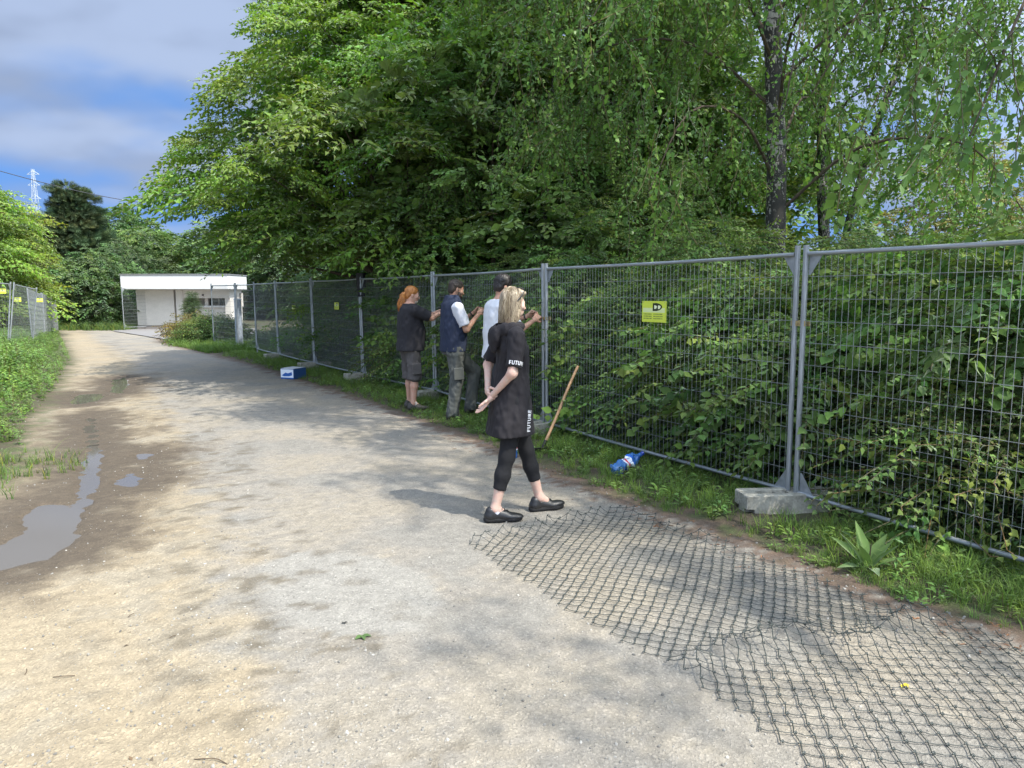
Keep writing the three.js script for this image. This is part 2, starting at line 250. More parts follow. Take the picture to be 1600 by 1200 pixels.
const tinted = (base, r, dv = 0.35, dh = 0.12) => { const v = 1 + (r() - 0.5) * 2 * dv, h = (r() - 0.5) * 2 * dh; return lin(base[0] * v * (1 + h * 1.6), base[1] * v * (1 + h * 0.4), base[2] * v * (1 - h)); };
const facing = (dir, roll = 0) => { const z = dir.clone().normalize(), x = V(0, 1, 0).cross(z); if (x.lengthSq() < 1e-4) x.set(1, 0, 0); x.normalize(); const m = new THREE.Matrix4().makeBasis(x, z.clone().cross(x), z); return new THREE.Quaternion().setFromRotationMatrix(m).multiply(new THREE.Quaternion().setFromAxisAngle(V(0, 0, 1), roll)); };
/* a broadleaf tree or shrub: trunk with limbs that reach clumps; each clump a flattened, drooping pad of sprigs */
function broadTree({ name = 'broadleaf_tree', label, category = 'tree', group, at, H, base = 1.5, R, clumps = 60, per = 120, clumpR = 1.1, flat = 0.45, color, sprig, scale = 1, seed, trunkR = 0.18, stems = 1, mat = ML, bark = MBark, shape = (t) => Math.sin(Math.PI * Math.min(1, 0.12 + t * 0.88)) ** 0.6, inner = 0.35, dv = 0.3, lean = V(0, 0, 0), keep, extra = [] }) {
  const r = mulberry(seed), t = thing(name, label, category, [at.x, at.y, at.z], 0, group), limbs = [];
  const cps = [];
  for (let k = 0; k < clumps; k++) {
    const u = (k + 0.5) / clumps, a = k * 2.39996 + r() * 0.9, h = base + (H - base) * (0.03 + 0.97 * u), f = shape((h - base) / (H - base)), rho = R * f * lerp(inner, 1, Math.sqrt(r())) * (0.85 + 0.3 * r());
    const c = V(Math.cos(a) * rho, h, Math.sin(a) * rho).addScaledVector(lean, h / H); cps.push([c, clumpR * (0.65 + 0.7 * r()) * (0.55 + 0.45 * f)]);
  }
  for (const [p, cr] of extra) cps.push([p.clone().sub(at), cr, true]);
  const top = H * 0.93;
  for (let s = 0; s < stems; s++) {
    const a = s / stems * 6.28, o = stems > 1 ? R * 0.45 : 0, p0 = V(Math.cos(a) * o * 0.25, -0.1, Math.sin(a) * o * 0.25), p1 = V(Math.cos(a) * o, top * (stems > 1 ? 0.8 : 1), Math.sin(a) * o).add(lean);
    limbs.push(taper([p0, p0.clone().lerp(p1, 0.35).add(V((r() - 0.5) * 0.1 * R, 0, (r() - 0.5) * 0.1 * R)), p0.clone().lerp(p1, 0.7).add(V((r() - 0.5) * 0.1 * R, 0, (r() - 0.5) * 0.1 * R)), p1], trunkR, trunkR * 0.18, 16, 9));
  }
  const variants = 3, lists = Array.from({ length: variants }, () => []);
  for (const [c, cr, low] of cps) {
    const hh = Math.max(H * 0.13, c.y - Math.hypot(c.x, c.z) * (0.35 + 0.5 * r())), st = V(lean.x * hh / H, hh, lean.z * hh / H); if (stems === 1 && !low) limbs.push(taper([st, st.clone().lerp(c, 0.5).add(V(0, 0.12 * R * (r() - 0.2), 0)), c], trunkR * lerp(0.36, 0.12, hh / H), 0.008, 6, 5));
    const tone = 1 + (r() - 0.5) * 0.55, a = Math.atan2(-c.z, c.x) + (r() - 0.5) * 0.7, s = cr / clumpR, v = Math.floor(r() * variants), tilt = (r() - 0.5) * 0.3; c.y = Math.max(c.y, 0.3 * cr);
    if (keep && !keep(c.x + at.x, c.y + at.y, c.z + at.z, cr)) continue;
    lists[v].push({ m: M4(c, new THREE.Euler(tilt, a, (r() - 0.5) * 0.3, 'YXZ'), V(s, s * (0.9 + 0.3 * r()), s)), c: lin(tone * (1 + (r() - 0.4) * 0.4), tone, tone) });
  }
  part('trunk', merge(limbs), bark, t);
  lists.forEach((l, v) => { if (l.length) copies('crown', padOf(sprig, per, clumpR, flat, color, dv, scale, seed * 7 + v), mat, l, t); });
  return t;
}
// one leafy pad: sprigs on a drooping cushion, reaching out along +x
function padOf(sprig, n, cr, flat, color, dv, scale, seed) {
  const r = mulberry(seed), items = [];
  for (let k = 0; k < n; k++) {
    const a = r() * 6.28, q = Math.sqrt(r()), ph = V(Math.cos(a) * q, (1 - q * q) * flat * (0.3 + 0.7 * r()) - flat * 0.55 * q * q - 0.25 * flat * r(), Math.sin(a) * q).multiplyScalar(cr);
    const dir = V(ph.x, 0, ph.z).normalize().multiplyScalar(0.6 + q).add(V(0.5 + (r() - 0.5) * 0.9, 0.42 - 0.4 * q + (r() - 0.5) * 0.7, (r() - 0.5) * 1.1)), s = scale * (0.75 + 0.5 * r());
    items.push([new THREE.Matrix4().compose(ph, facing(dir, (r() - 0.5) * 1.9), V(s, s, s)), tinted(color, r, dv)]);
  }
  return gather(sprig, items);
}
function gather(sprig, items) {   // copies of a sprig joined into one geometry
  const P = sprig.attributes.position.array, N = sprig.attributes.normal.array, C = sprig.attributes.color.array, I = sprig.index.array, n = P.length / 3, pos = new Float32Array(items.length * P.length), nor = new Float32Array(pos.length), col = new Float32Array(pos.length), idx = new Uint32Array(items.length * I.length), v = V(), nm = new THREE.Matrix3();
  items.forEach(([m, c], k) => { nm.getNormalMatrix(m); for (let i = 0; i < n; i++) { const o = (k * n + i) * 3; v.fromArray(P, i * 3).applyMatrix4(m).toArray(pos, o); v.fromArray(N, i * 3).applyMatrix3(nm).normalize().toArray(nor, o); col[o] = C[i * 3] * c.r; col[o + 1] = C[i * 3 + 1] * c.g; col[o + 2] = C[i * 3 + 2] * c.b; } for (let i = 0; i < I.length; i++) idx[k * I.length + i] = I[i] + k * n; });
  const g = new THREE.BufferGeometry(); g.setAttribute('position', new THREE.BufferAttribute(pos, 3)); g.setAttribute('normal', new THREE.BufferAttribute(nor, 3)); g.setAttribute('color', new THREE.BufferAttribute(col, 3)); g.setIndex(new THREE.BufferAttribute(idx, 1)); return g;
}
function birchTree({ label, at, H, R, strands = 2600, seed, trunkR = 0.14, lean = V(0, 0, 0), base = 2.0, color = [0.14, 0.275, 0.04], L = 1.15, keep, group, mat = ML, limbN = 34, sprig }) {
  const r = mulberry(seed), t = thing('birch_tree', label, 'tree', [at.x, at.y, at.z], 0, group), limbs = [];
  const top = V(lean.x, H, lean.z), axisPt = (h) => V(lean.x * h / H + 0.12 * Math.sin(h * 0.7 + seed), h, lean.z * h / H + 0.10 * Math.cos(h * 0.6 + seed));
  const tp = []; for (let k = 0; k <= 8; k++) tp.push(axisPt(-0.1 + H * k / 8)); const tr = taper(tp, trunkR, 0.02, 40, 12), uvs = tr.attributes.uv; for (let k = 0; k < uvs.count; k++) uvs.setXY(k, uvs.getY(k), uvs.getX(k) * H * 0.7);
  part('trunk', clean(tr), MBirch, t);
  const paths = [];
  for (let k = 0; k < limbN; k++) { const h = base + (H - base) * (k / limbN) ** 0.9, a = k * 2.39996 + r(), f = Math.sin(Math.PI * clamp(0.25 + 0.75 * (h - base) / (H - base))) ** 0.7, ln = R * f * (0.7 + 0.5 * r()), o = V(Math.cos(a), 0, Math.sin(a)), p0 = axisPt(h);
    const p = [p0, p0.clone().addScaledVector(o, ln * 0.35).add(V(0, ln * 0.28, 0)), p0.clone().addScaledVector(o, ln * 0.75).add(V(0, ln * 0.25, 0)), p0.clone().addScaledVector(o, ln).add(V((r() - 0.5) * 0.4, -ln * 0.12, (r() - 0.5) * 0.4))];
    limbs.push(taper(p, trunkR * lerp(0.19, 0.08, h / H), 0.005, 12, 5)); paths.push([new THREE.CatmullRomCurve3(p), o, ln]); }
  part('limbs', merge(limbs), MBark, t);
  const lists = [[], [], []];   // bunches of hanging twigs along the limbs
  const bunch = (v) => { const q = mulberry(seed * 13 + v), it = []; for (let k = 0; k < 12; k++) { const s = L * (0.6 + 0.7 * q()), a = q() * 6.28, d = 0.42 * Math.sqrt(q()); it.push([M4(V(Math.cos(a) * d, (q() - 0.4) * 0.55, Math.sin(a) * d), new THREE.Euler((q() - 0.5) * 1.5, q() * 6.28, (q() - 0.5) * 1.5), V(s, s * (0.7 + 0.5 * q()), s)), tinted(color, q, 0.3)]); } return gather(sprig, it); };
  for (let k = 0; k < strands / 12; k++) { const [c, o, ln] = paths[Math.floor(r() * paths.length)], u = 0.22 + 0.78 * r() ** 0.8, p = c.getPoint(u), w = 0.25 * (0.4 + u); p.add(V((r() - 0.5) * 2 * w, (r() - 0.55) * 0.5, (r() - 0.5) * 2 * w));
    if (p.y < 1.9 || (keep && !keep(p.x + at.x, p.y + at.y, p.z + at.z))) continue;
    const s = 0.8 + 0.4 * r(), tn = 0.88 + 0.28 * r(); lists[k % 3].push({ m: M4(p, new THREE.Euler(0, r() * 6.28, 0), V(s, s, s)), c: lin(tn, tn, tn) }); }
  lists.forEach((l, v) => { if (l.length) copies('crown', bunch(v), mat, l, t); }); return t;
}
const SP = { horn: spraySprig(1, { n: 15, len: 0.46, L: 0.095, W: 0.056, droop: 0.4 }), maple: spraySprig(2, { n: 12, len: 0.40, L: 0.092, W: 0.078, droop: 0.3, fine: true }), sap: spraySprig(12, { n: 13, len: 0.38, L: 0.078, W: 0.064, droop: 0.35, fine: true, flat: 0.3 }), hazel: spraySprig(3, { n: 15, len: 0.36, L: 0.064, W: 0.047, droop: 0.5, fine: true, flat: 0.2 }), dog: spraySprig(4, { n: 17, len: 0.34, L: 0.055, W: 0.031, droop: 0.35, flat: 0.3 }),
  small: spraySprig(5, { n: 16, len: 0.34, L: 0.045, W: 0.026, droop: 0.2, flat: 0.2 }), birch: hangSprig(6, { n: 22, len: 0.58, L: 0.048, W: 0.037 }), birch2: hangSprig(7, { n: 17, len: 0.5, L: 0.056, W: 0.043 }), far: spraySprig(8, { n: 12, len: 0.6, L: 0.17, W: 0.12, droop: 0.35, flat: 0.3 }) };
const needle = (() => { const r = mulberry(9), s = new Sprays(); for (let k = 0; k < 46; k++) { const t = k / 46, a = k * 2.4, d = V(Math.cos(a), Math.sin(a) * 0.8 + 0.15, 0.9); s.leaf(V(0, 0, t * 0.5), d, V(0, 1, 0.2), 0.16 * (0.8 + 0.4 * r()), 0.02, 0.85 + 0.3 * r(), 0); } return s.build(); })();
// ---------------------------------------------------------------- fences
const galv = dataTex(256, (i, j) => { const a = tileBark(i / 6, j / 6), b = tileBark(i / 17 + 9, j / 17); const v = 0.62 + 0.22 * (a - 0.5) + 0.3 * (b - 0.5); return [v * 0.97, v, v * 1.02]; });
const MGalv = std([0.60, 0.62, 0.63], 0.5, { map: galv, metalness: 0.55 }), MWire = std([0.30, 0.32, 0.32], 0.55, { metalness: 0.5 });
const concTex = dataTex(256, (i, j) => { const a = tileBark(i / 3, j / 3), b = tileBark(i / 16, j / 16), c = tileBark(i / 40, j / 30); const v = 0.55 + 0.2 * (a - 0.5) + 0.3 * (b - 0.5) + 0.25 * (c - 0.5); return [v * 1.02, v, v * 0.92]; });
const MConc = std([0.62, 0.60, 0.54], 0.95, { map: concTex, bumpMap: concTex, bumpScale: 0.006 });
const wireV = new THREE.CylinderGeometry(0.0019, 0.0019, 1, 5), wireH = (() => { const g = new THREE.CylinderGeometry(0.0021, 0.0021, 1, 5); g.rotateZ(Math.PI / 2); return g; })();
function gusset(sx, sy) { const s = new THREE.Shape([new THREE.Vector2(0, 0), new THREE.Vector2(sx * 0.13, 0), new THREE.Vector2(sx * 0.015, sy * 0.17), new THREE.Vector2(0, sy * 0.17)]); const g = new THREE.ExtrudeGeometry(s, { depth: 0.004, bevelEnabled: false }); g.translate(0, 0, 0.012); return g; }
function fencePanel(a, b, { label, group, single: each = false, lean = 0, H = 2.0, spacing = 0.05, y0 = 0.15 }) {
  const L = Math.hypot(b.x - a.x, b.z - a.z) - 0.075, t = thing('mesh_fence_panel', label, 'fence panel', [a.x, a.y, a.z], Math.atan2(-(b.z - a.z), b.x - a.x), group); t.rotation.order = 'YXZ'; t.rotation.z = Math.atan2(b.y - a.y, L) ; t.rotation.x = lean;
  const x0 = 0.037, x1 = x0 + L, R = 0.0205;
  part('post', rod(V(x0, 0.045, 0), V(x0, H, 0), R, R, 12), MGalv, t); part('post', rod(V(x1, 0.045, 0), V(x1, H, 0), R, R, 12), MGalv, t);
  for (const x of [x0, x1]) part('post_cap', new THREE.CylinderGeometry(R * 1.06, R * 1.06, 0.012, 12).translate(x, H + 0.006, 0), MGalv, t);
  const sag = (y, d) => tube([V(x0 + R, y, 0), V(lerp(x0, x1, 0.35), y - d, 0.004), V(lerp(x0, x1, 0.7), y - d * 0.7, -0.003), V(x1 - R, y, 0)], 0.016, 16, 9);
  part('top_rail', sag(H - 0.05, 0.008), MGalv, t); part('bottom_rail', sag(y0, 0.012), MGalv, t);
  part('gusset', gusset(1, -1).translate(x0 + R, H - 0.035, 0), MGalv, t); part('gusset', gusset(-1, -1).translate(x1 - R, H - 0.035, 0), MGalv, t);
  part('gusset', gusset(1, 1).translate(x0 + R, y0 - 0.014, 0), MGalv, t); part('gusset', gusset(-1, 1).translate(x1 - R, y0 - 0.014, 0), MGalv, t);
  const r = mulberry(Math.round(a.x * 977 + a.z * 331)), vs = Math.round((L - 0.06) / spacing), hh = H - 0.05 - y0, geos = [];
  for (let k = 1; k < vs; k++) { const x = x0 + (x1 - x0) * k / vs + (r() - 0.5) * 0.004, tilt = (r() - 0.5) * 0.004; if (each) { const m = part('vertical_wire', wireV, MWire, t); m.position.set(x, y0 + hh / 2, 0.018 + (r() - 0.5) * 0.003); m.scale.y = hh + 0.02; m.rotation.z = tilt; } else geos.push(wireV.clone().scale(1.3, hh, 1.3).translate(x, y0 + hh / 2, 0.018)); }
  for (let k = 1; k < 11; k++) { const y = y0 + hh * k / 11; if (each) { const m = part('horizontal_wire', wireH, MWire, t); m.position.set((x0 + x1) / 2, y, 0.022); m.scale.x = L; m.rotation.z = (r() - 0.5) * 0.004; } else geos.push(wireH.clone().scale(L, 1.3, 1.3).translate((x0 + x1) / 2, y, 0.022)); }
  if (!each) part('wire_mesh', merge(geos), MWire, t).userData.kind = 'stuff';
  return t;
}
const F = [[1236, 797], [852, 679], [681, 624], [568, 596], [492, 577], [436, 562], [402, 553]].map(([x, y]) => G(x, y));   // feet of the joints, walking away
{ const d = G(1600, 912).sub(F[0]).normalize(); F.unshift(F[0].clone().addScaledVector(d, 3.5)); }
const fenceDir = F[3].clone().sub(F[1]).normalize();                    // away from the camera
const fenceBack = V(-fenceDir.z, 0, fenceDir.x).multiplyScalar(fenceDir.z < 0 ? 1 : -1);    // to the side of the bushes
const panelLabels = ['mesh fence panel behind the dock plant, its bottom rail dipping into weeds', 'mesh fence panel carrying the large yellow sign above the blue bottle', 'mesh fence panel the white-shirted person and the vest wearer work at', 'mesh fence panel in front of the ginger-haired person', 'dark mesh fence panel beside the post with the black wrap', 'shaded mesh fence panel behind the blue and white carton', 'shaded mesh fence panel past the carton with a small yellow tag', 'mesh fence panel standing in shade before the pale grey pole'];
const panels = [];
for (let k = 0; k + 1 < F.length; k++) panels.push(fencePanel(F[k], F[k + 1], { label: panelLabels[k], group: 'mesh fence panels along the grassy verge', single: k < 4, lean: -0.012 }));
// concrete feet under the joints
function footShape() {
  const s = new THREE.Shape(); s.moveTo(-0.35, 0.05); s.lineTo(-0.35, 0.13); s.quadraticCurveTo(-0.35, 0.142, -0.335, 0.142); s.lineTo(0.335, 0.142); s.quadraticCurveTo(0.35, 0.142, 0.35, 0.13); s.lineTo(0.35, 0.05); s.lineTo(0.29, 0.045); s.lineTo(0.285, 0); s.lineTo(-0.285, 0); s.lineTo(-0.29, 0.045); s.closePath();
  const g = [];
  for (const [z, d] of [[-0.115, 0.07], [0.045, 0.07]]) { const e = new THREE.ExtrudeGeometry(s, { depth: d - 0.012, bevelEnabled: true, bevelSize: 0.006, bevelThickness: 0.006, bevelSegments: 2 }); e.translate(0, 0, z + 0.006); g.push(e); }
  for (const x of [-0.29, -0.05, 0.05, 0.29]) g.push(box(x * x > 0.05 ? 0.118 : 0.07, 0.136, 0.094, x, 0.071, 0)); g.push(box(0.5, 0.06, 0.094, 0, 0.03, 0));
  return merge(g);
}
const footGeo = footShape();
const footLabels = ['pale concrete fence foot under the joint beside the road netting', 'concrete fence foot behind the woman in black, half in grass', 'concrete fence foot at the joint between the vest wearer and the ginger-haired person', 'concrete fence foot under the black-wrapped post', 'concrete fence foot in shade next to the blue carton', 'concrete fence foot in deep shade past the carton'];
for (let k = 1; k <= 6; k++) { const f = single('concrete_fence_foot', footGeo, MConc, footLabels[k - 1], 'fence foot', 'concrete feet of the fence'); const q = groundAt(F[k].x, F[k].z); f.position.set(F[k].x, q.h - 0.012, F[k].z); f.rotation.y = k === 1 ? 0.10 : Math.atan2(fenceBack.z, fenceBack.x) * -1 + 0.1; if (k === 1) f.position.add(V(-0.06, 0, 0.03)); }
// clamps at the joints
const MBrass = std([0.42, 0.33, 0.16], 0.55, { metalness: 0.6 });
for (const [k, y, label] of [[1, 1.44, 'brass-coloured clamp joining the posts above the pale concrete foot'], [2, 1.38, 'clamp joining the two posts where the white-shirted man reaches']]) {
  const t = thing('fence_clamp', label, 'clamp', [F[k].x, y, F[k].z], Math.atan2(-fenceDir.z, fenceDir.x)); part('plate', box(0.125, 0.04, 0.008, 0, 0, 0.026, 0.003), MBrass, t); part('plate', box(0.125, 0.04, 0.008, 0, 0, -0.026, 0.003), MBrass, t); part('bolt', rod(V(0, 0, -0.04), V(0, 0, 0.05), 0.007), MBrass, t); part('nut', new THREE.CylinderGeometry(0.013, 0.013, 0.012, 6).rotateX(Math.PI / 2).translate(0, 0, 0.037), MBrass, t);
}
// yellow signs
const signTex = (() => { const c = document.createElement('canvas'); c.width = 256; c.height = 192; const x = c.getContext('2d'); x.fillStyle = '#d3e04a'; x.fillRect(0, 0, 256, 192); x.fillStyle = '#dfe8a4'; x.fillRect(10, 62, 236, 42);
  x.fillStyle = '#26300c'; x.beginPath(); x.moveTo(116, 18); x.lineTo(150, 16); x.quadraticCurveTo(212, 22, 218, 52); x.quadraticCurveTo(206, 84, 150, 90); x.lineTo(116, 90); x.closePath(); x.fill();
  x.fillStyle = '#eef2c4'; for (const [a, w] of [[132, 28], [172, 28]]) { x.beginPath(); x.moveTo(a, 36); x.quadraticCurveTo(a + w + 8, 40, a + w, 56); x.quadraticCurveTo(a + w - 4, 72, a, 72); x.closePath(); x.fill(); }
  x.fillStyle = '#6c7a3a'; for (let j = 0; j < 3; j++) for (let i = 0; i < 9; i++) { x.fillRect(18 + i * 10, 114 + j * 20, 6 + (i * 7 + j * 5) % 4, 10); x.fillRect(126 + i * 11, 114 + j * 20, 6 + (i * 5 + j * 3) % 4, 10); }
  const t = new THREE.CanvasTexture(c); t.colorSpace = THREE.SRGBColorSpace; return t; })();
const MSign = std([1, 1, 1], 0.55, { map: signTex }), MSignBack = std([0.6, 0.66, 0.1], 0.6);
function sign(p, turn, w, label, h = w * 0.6) { const t = thing('fence_sign', label, 'sign', [p.x, p.y, p.z], turn, 'yellow signs wired to the fences'); part('plate', box(w, h, 0.004), MSignBack, t); const f = part('print', new THREE.PlaneGeometry(w * 0.985, h * 0.98), MSign, t); f.position.z = 0.0045; for (const s of [-1, 1]) part('tie', new THREE.TorusGeometry(0.012, 0.002, 5, 10).rotateY(Math.PI / 2).translate(s * w * 0.44, h * 0.44, -0.006), MWire, t); return t; }
const onFence = (k, px, py, off = 0.03) => { const d = ray(px, py), n = fenceBack, t = F[k].clone().addScaledVector(n, -off).sub(camera.position).dot(n) / d.dot(n); return camera.position.clone().addScaledVector(d, t); };
const signTurn = Math.atan2(-fenceBack.x, -fenceBack.z);
const faceTurn = (k) => { const d = F[k + 1].clone().sub(F[k]); return Math.atan2(-(d.z), d.x) + Math.PI; };
function fenceSign(k, px, py, w, label) { const d = F[k + 1].clone().sub(F[k]).normalize(), n = V(-d.z, 0, d.x); if (n.dot(V(1, 0, -0.6)) < 0) n.negate(); const q = ray(px, py), o = F[k].clone().addScaledVector(n, -0.045), t = o.sub(camera.position).dot(n) / q.dot(n); sign(camera.position.clone().addScaledVector(q, t), Math.atan2(-n.x, -n.z), w, label); }
fenceSign(1, 1022, 487, 0.33, 'yellow sign with black rounded emblem high on the mesh fence');
fenceSign(4, 526, 478, 0.24, 'small yellow sign on the shaded panel above the carton');
fenceSign(5, 459, 482, 0.24, 'small yellow sign on the shaded panel past the carton');
// far panels by the pale building, and the leaning row on the far left
{
  const far = [[402, 551], [372, 546], [334, 541]].map(([x, y]) => G(x, y)); far.push(atZ(300, 534, far[2].z * -1 + 2.6).setY(0));
  ['sunlit mesh fence panel touching the pale grey pole', 'sunlit mesh fence panel next to the thuja hedge', ].forEach((l, k) => fencePanel(far[k], far[k + 1], { label: l, group: 'mesh fence panels near the pale building', spacing: 0.06 }));
  const a = atZ(193, 514, 33.4).setY(0), b = atZ(209, 514, 33.4).setY(0); fencePanel(a, b.clone().add(V(0.9, 0, -2.2)), { label: 'dark mesh gate panel standing at the corner of the pale building', spacing: 0.05 });
  const L = [[-70, 410, 556, 18.2], [14, 438, 550, 20.4], [52, 447, 546, 23.0], [72, 455, 540, 27.2], [92, 471, 531, 33]].map(([x, , b, d]) => atZ(x, b, d));
  ['leaning mesh fence panel beside the yellow-green shrub above the weedy bank', 'leaning mesh fence panel with a pale tag above the weedy bank', 'mesh fence panel with a yellow tag beside the yellow-green hedge', 'mesh fence panel of the weedy bank row that ends at the road bend'].forEach((l, k) => fencePanel(L[k], L[k + 1], { label: l, group: 'mesh fence panels along the weedy bank', lean: [0.10, 0.12, -0.02, 0.0][k], spacing: 0.07 }));
  const tags = [[3, 455, 19.6], [27, 468, 21.2], [62, 469, 25]]; tags.forEach(([x, y, d], k) => { const p = atZ(x, y, d); sign(p.add(V(0.05, 0, 0.1)), 0.7, 0.22, ['small yellow sign beside the yellow-green shrub above the weedy bank', 'small yellow sign on the leaning panel above the weeds', 'small yellow sign on the upright panel by the rounded yellow-green tree'][k]); });
}
{ const p = G(367, 547); const t = thing('pole', 'pale blue grey steel pole among the fence panels by the building', 'pole', [p.x, 0, p.z - 0.4]); const MP = std([0.50, 0.56, 0.66], 0.6, { map: galv }); part('shaft', rod(V(0, 0, 0), V(0, 1.5, 0), 0.11, 0.105, 20), MP, t); part('cap', new THREE.CylinderGeometry(0.1, 0.12, 0.05, 20).translate(0, 1.525, 0), MP, t); part('base', new THREE.CylinderGeometry(0.2, 0.22, 0.08, 20).translate(0, 0.04, 0), MConc, t); }
// black wrap on a post top
{ const q = F[4], g = new THREE.CylinderGeometry(0.075, 0.06, 0.44, 14, 10), p = g.attributes.position; for (let i = 0; i < p.count; i++) { const s = 1 + 0.35 * n3(p.getX(i) * 16, p.getY(i) * 9, p.getZ(i) * 16); p.setXYZ(i, p.getX(i) * s * 1.15, p.getY(i), p.getZ(i) * s); } g.computeVertexNormals(); single('black_wrap', g, std([0.012, 0.012, 0.014], 0.6), 'crumpled black plastic wrap over the top of a fence post', 'wrap').position.set(q.x, 1.84, q.z); }
// ---------------------------------------------------------------- pale flat-roofed building at the bend
{
  const D = 34, X = (px) => atZ(px, 500, D).x, Y = (py) => atZ(300, py, D).y, MWall = std([0.70, 0.66, 0.60], 0.92, { map: dataTex(128, (i, j) => 0.93 + 0.1 * (tileBark(i / 2, j / 2) - 0.5) + 0.08 * (tileBark(i / 20, j / 9) - 0.5)) }), MFas = std([0.66, 0.66, 0.65], 0.7), MDark = std([0.10, 0.09, 0.085], 0.7), MPl = std([0.22, 0.2, 0.19], 0.9);
  const t = thing('flat_roofed_building', 'low pale kiosk with flat white roof slab at the road bend', 'building', [0, 0, 0]);
  const yT = Y(430), yF = Y(452), x0 = X(199), x1 = X(364), xm = (x0 + x1) / 2;
  const rf = part('roof', box(x1 - x0, yT - yF, 2.4, xm, (yT + yF) / 2, -D - 0.8, 0.02), MFas, t); part('roof_edging', box(x1 - x0 + 0.06, 0.05, 2.46, xm, yT + 0.03, -D - 0.8), std([0.35, 0.35, 0.35], 0.5, { metalness: 0.6 }), rf); part('soffit', box(x1 - x0 - 0.3, 0.02, 2.1, xm, yF - 0.013, -D - 0.8), MWall, rf);
  const wl = part('wall', box(X(268) - X(209), yF - 0.03, 1.5, (X(268) + X(209)) / 2, (yF - 0.03) / 2, -D - 1.1), MWall, t); part('plinth', box(X(268) - X(209) + 0.04, 0.2, 1.54, (X(268) + X(209)) / 2, 0.1, -D - 1.1), MPl, wl);
  part('pillar', box(X(283) - X(272), yF - 0.03, 0.4, (X(283) + X(272)) / 2, (yF - 0.03) / 2, -D - 0.5), MWall, t);
  part('drainpipe', rod(V(X(269.5), 0, -D - 0.55), V(X(269.5), yF - 0.02, -D - 0.55), 0.05), std([0.45, 0.46, 0.47], 0.5, { metalness: 0.5 }), t);
  const yB = Y(466), xe = X(356); part('beam', box(xe - X(283), yF - 0.03 - yB, 0.35, (xe + X(283)) / 2, (yF - 0.03 + yB) / 2, -D - 0.52), MWall, t);
  part('back_wall', box(xe - X(276), yF - 0.03, 0.2, (xe + X(276)) / 2, (yF - 0.03) / 2, -D - 1.78), MWall, t); part('side_wall', box(0.2, yF - 0.04, 0.9, X(277), (yF - 0.04) / 2, -D - 1.2), MWall, t);
  part('end_wall', box(0.25, yF - 0.03, 1.3, xe - 0.12, (yF - 0.03) / 2, -D - 1.05), MWall, t);
  const yC = Y(478); const cw = part('counter_wall', box(xe - X(296), yC - 0.08, 0.2, (xe + X(296)) / 2, (yC - 0.08) / 2, -D - 0.9), MWall, t); part('counter_ledge', box(xe - X(294), 0.08, 0.45, (xe + X(294)) / 2, yC - 0.04, -D - 0.84), MFas, cw);
  for (const [a, b] of [[294, 311], [317, 330], [336, 348]]) { const w = part('window', box(X(b) - X(a), yB - yC + 0.3, 0.06, (X(a) + X(b)) / 2 + 0.3, (yB + yC) / 2 + 0.1, -D - 1.64), MDark, t); part('window_frame', box(0.08, yB - yC + 0.3, 0.08, X(b) + 0.36, (yB + yC) / 2 + 0.1, -D - 1.60), MWall, w); }
  part('mullion', box(0.16, yB - yC, 0.16, X(314), (yB + yC) / 2, -D - 0.8), MWall, t); part('lamp_housing', new THREE.SphereGeometry(0.05, 10, 8).translate(X(314.5), Y(461), -D - 0.32), MDark, t);
  const ap = new THREE.PlaneGeometry(11, 7); ap.rotateX(-Math.PI / 2); const sh = new THREE.Shape([[176, 518], [215, 524], [274, 534], [330, 530], [400, 522], [400, 514], [190, 514]].map(([x, y]) => { const q = G(x, y); return new THREE.Vector2(q.x, -q.z); })), g = new THREE.ShapeGeometry(sh); g.rotateX(-Math.PI / 2); g.translate(0, 0.03, 0); struct('apron_pavement', g, std([0.20, 0.19, 0.185], 0.9));
}
// ---------------------------------------------------------------- power line and pylon
{ const pts = [], a = atZ(-60, 250, 40), b = atZ(330, 328, 52); for (let k = 0; k <= 10; k++) { const p = a.clone().lerp(b, k / 10); p.y -= 0.5 * Math.sin(Math.PI * k / 10); pts.push(p); } single('power_cable', tube(pts, 0.022, 30, 5), std([0.05, 0.05, 0.055], 0.7), 'single dark overhead cable crossing the blue sky', 'cable');
  const d = 170, p = atZ(62, 400, d), H = atZ(62, 264, d).y, t = thing('pylon', 'pale lattice power pylon above the yellow-green tree', 'pylon', [p.x, 0, p.z]), MS = std([0.55, 0.58, 0.6], 0.6), g = [], w = (y) => lerp(1.3, 0.2, y / H), c = (i, y) => V(w(y) * [1, 1, -1, -1][i & 3], y, w(y) * [1, -1, -1, 1][i & 3]);
  for (let i = 0; i < 4; i++) { g.push(rod(c(i, 0), c(i, H), 0.045, 0.035, 5)); for (let k = 0; k < 9; k++) { const y0 = H * k / 9, y1 = H * (k + 1) / 9; g.push(rod(c(i, y0), c(i + 1, y1), 0.018, 0.018, 4), rod(c(i + 1, y0), c(i, y1), 0.018, 0.018, 4)); } } part('lattice', merge(g), MS, t);
  for (const y of [0.78, 0.88, 0.96]) part('cross_arm', merge([rod(V(-1.4, H * y, 0), V(1.4, H * y, 0), 0.05, 0.05, 5), rod(V(-1.4, H * y, 0), V(0, H * y + 0.9, 0), 0.05), rod(V(1.4, H * y, 0), V(0, H * y + 0.9, 0), 0.05)]), MS, t); }
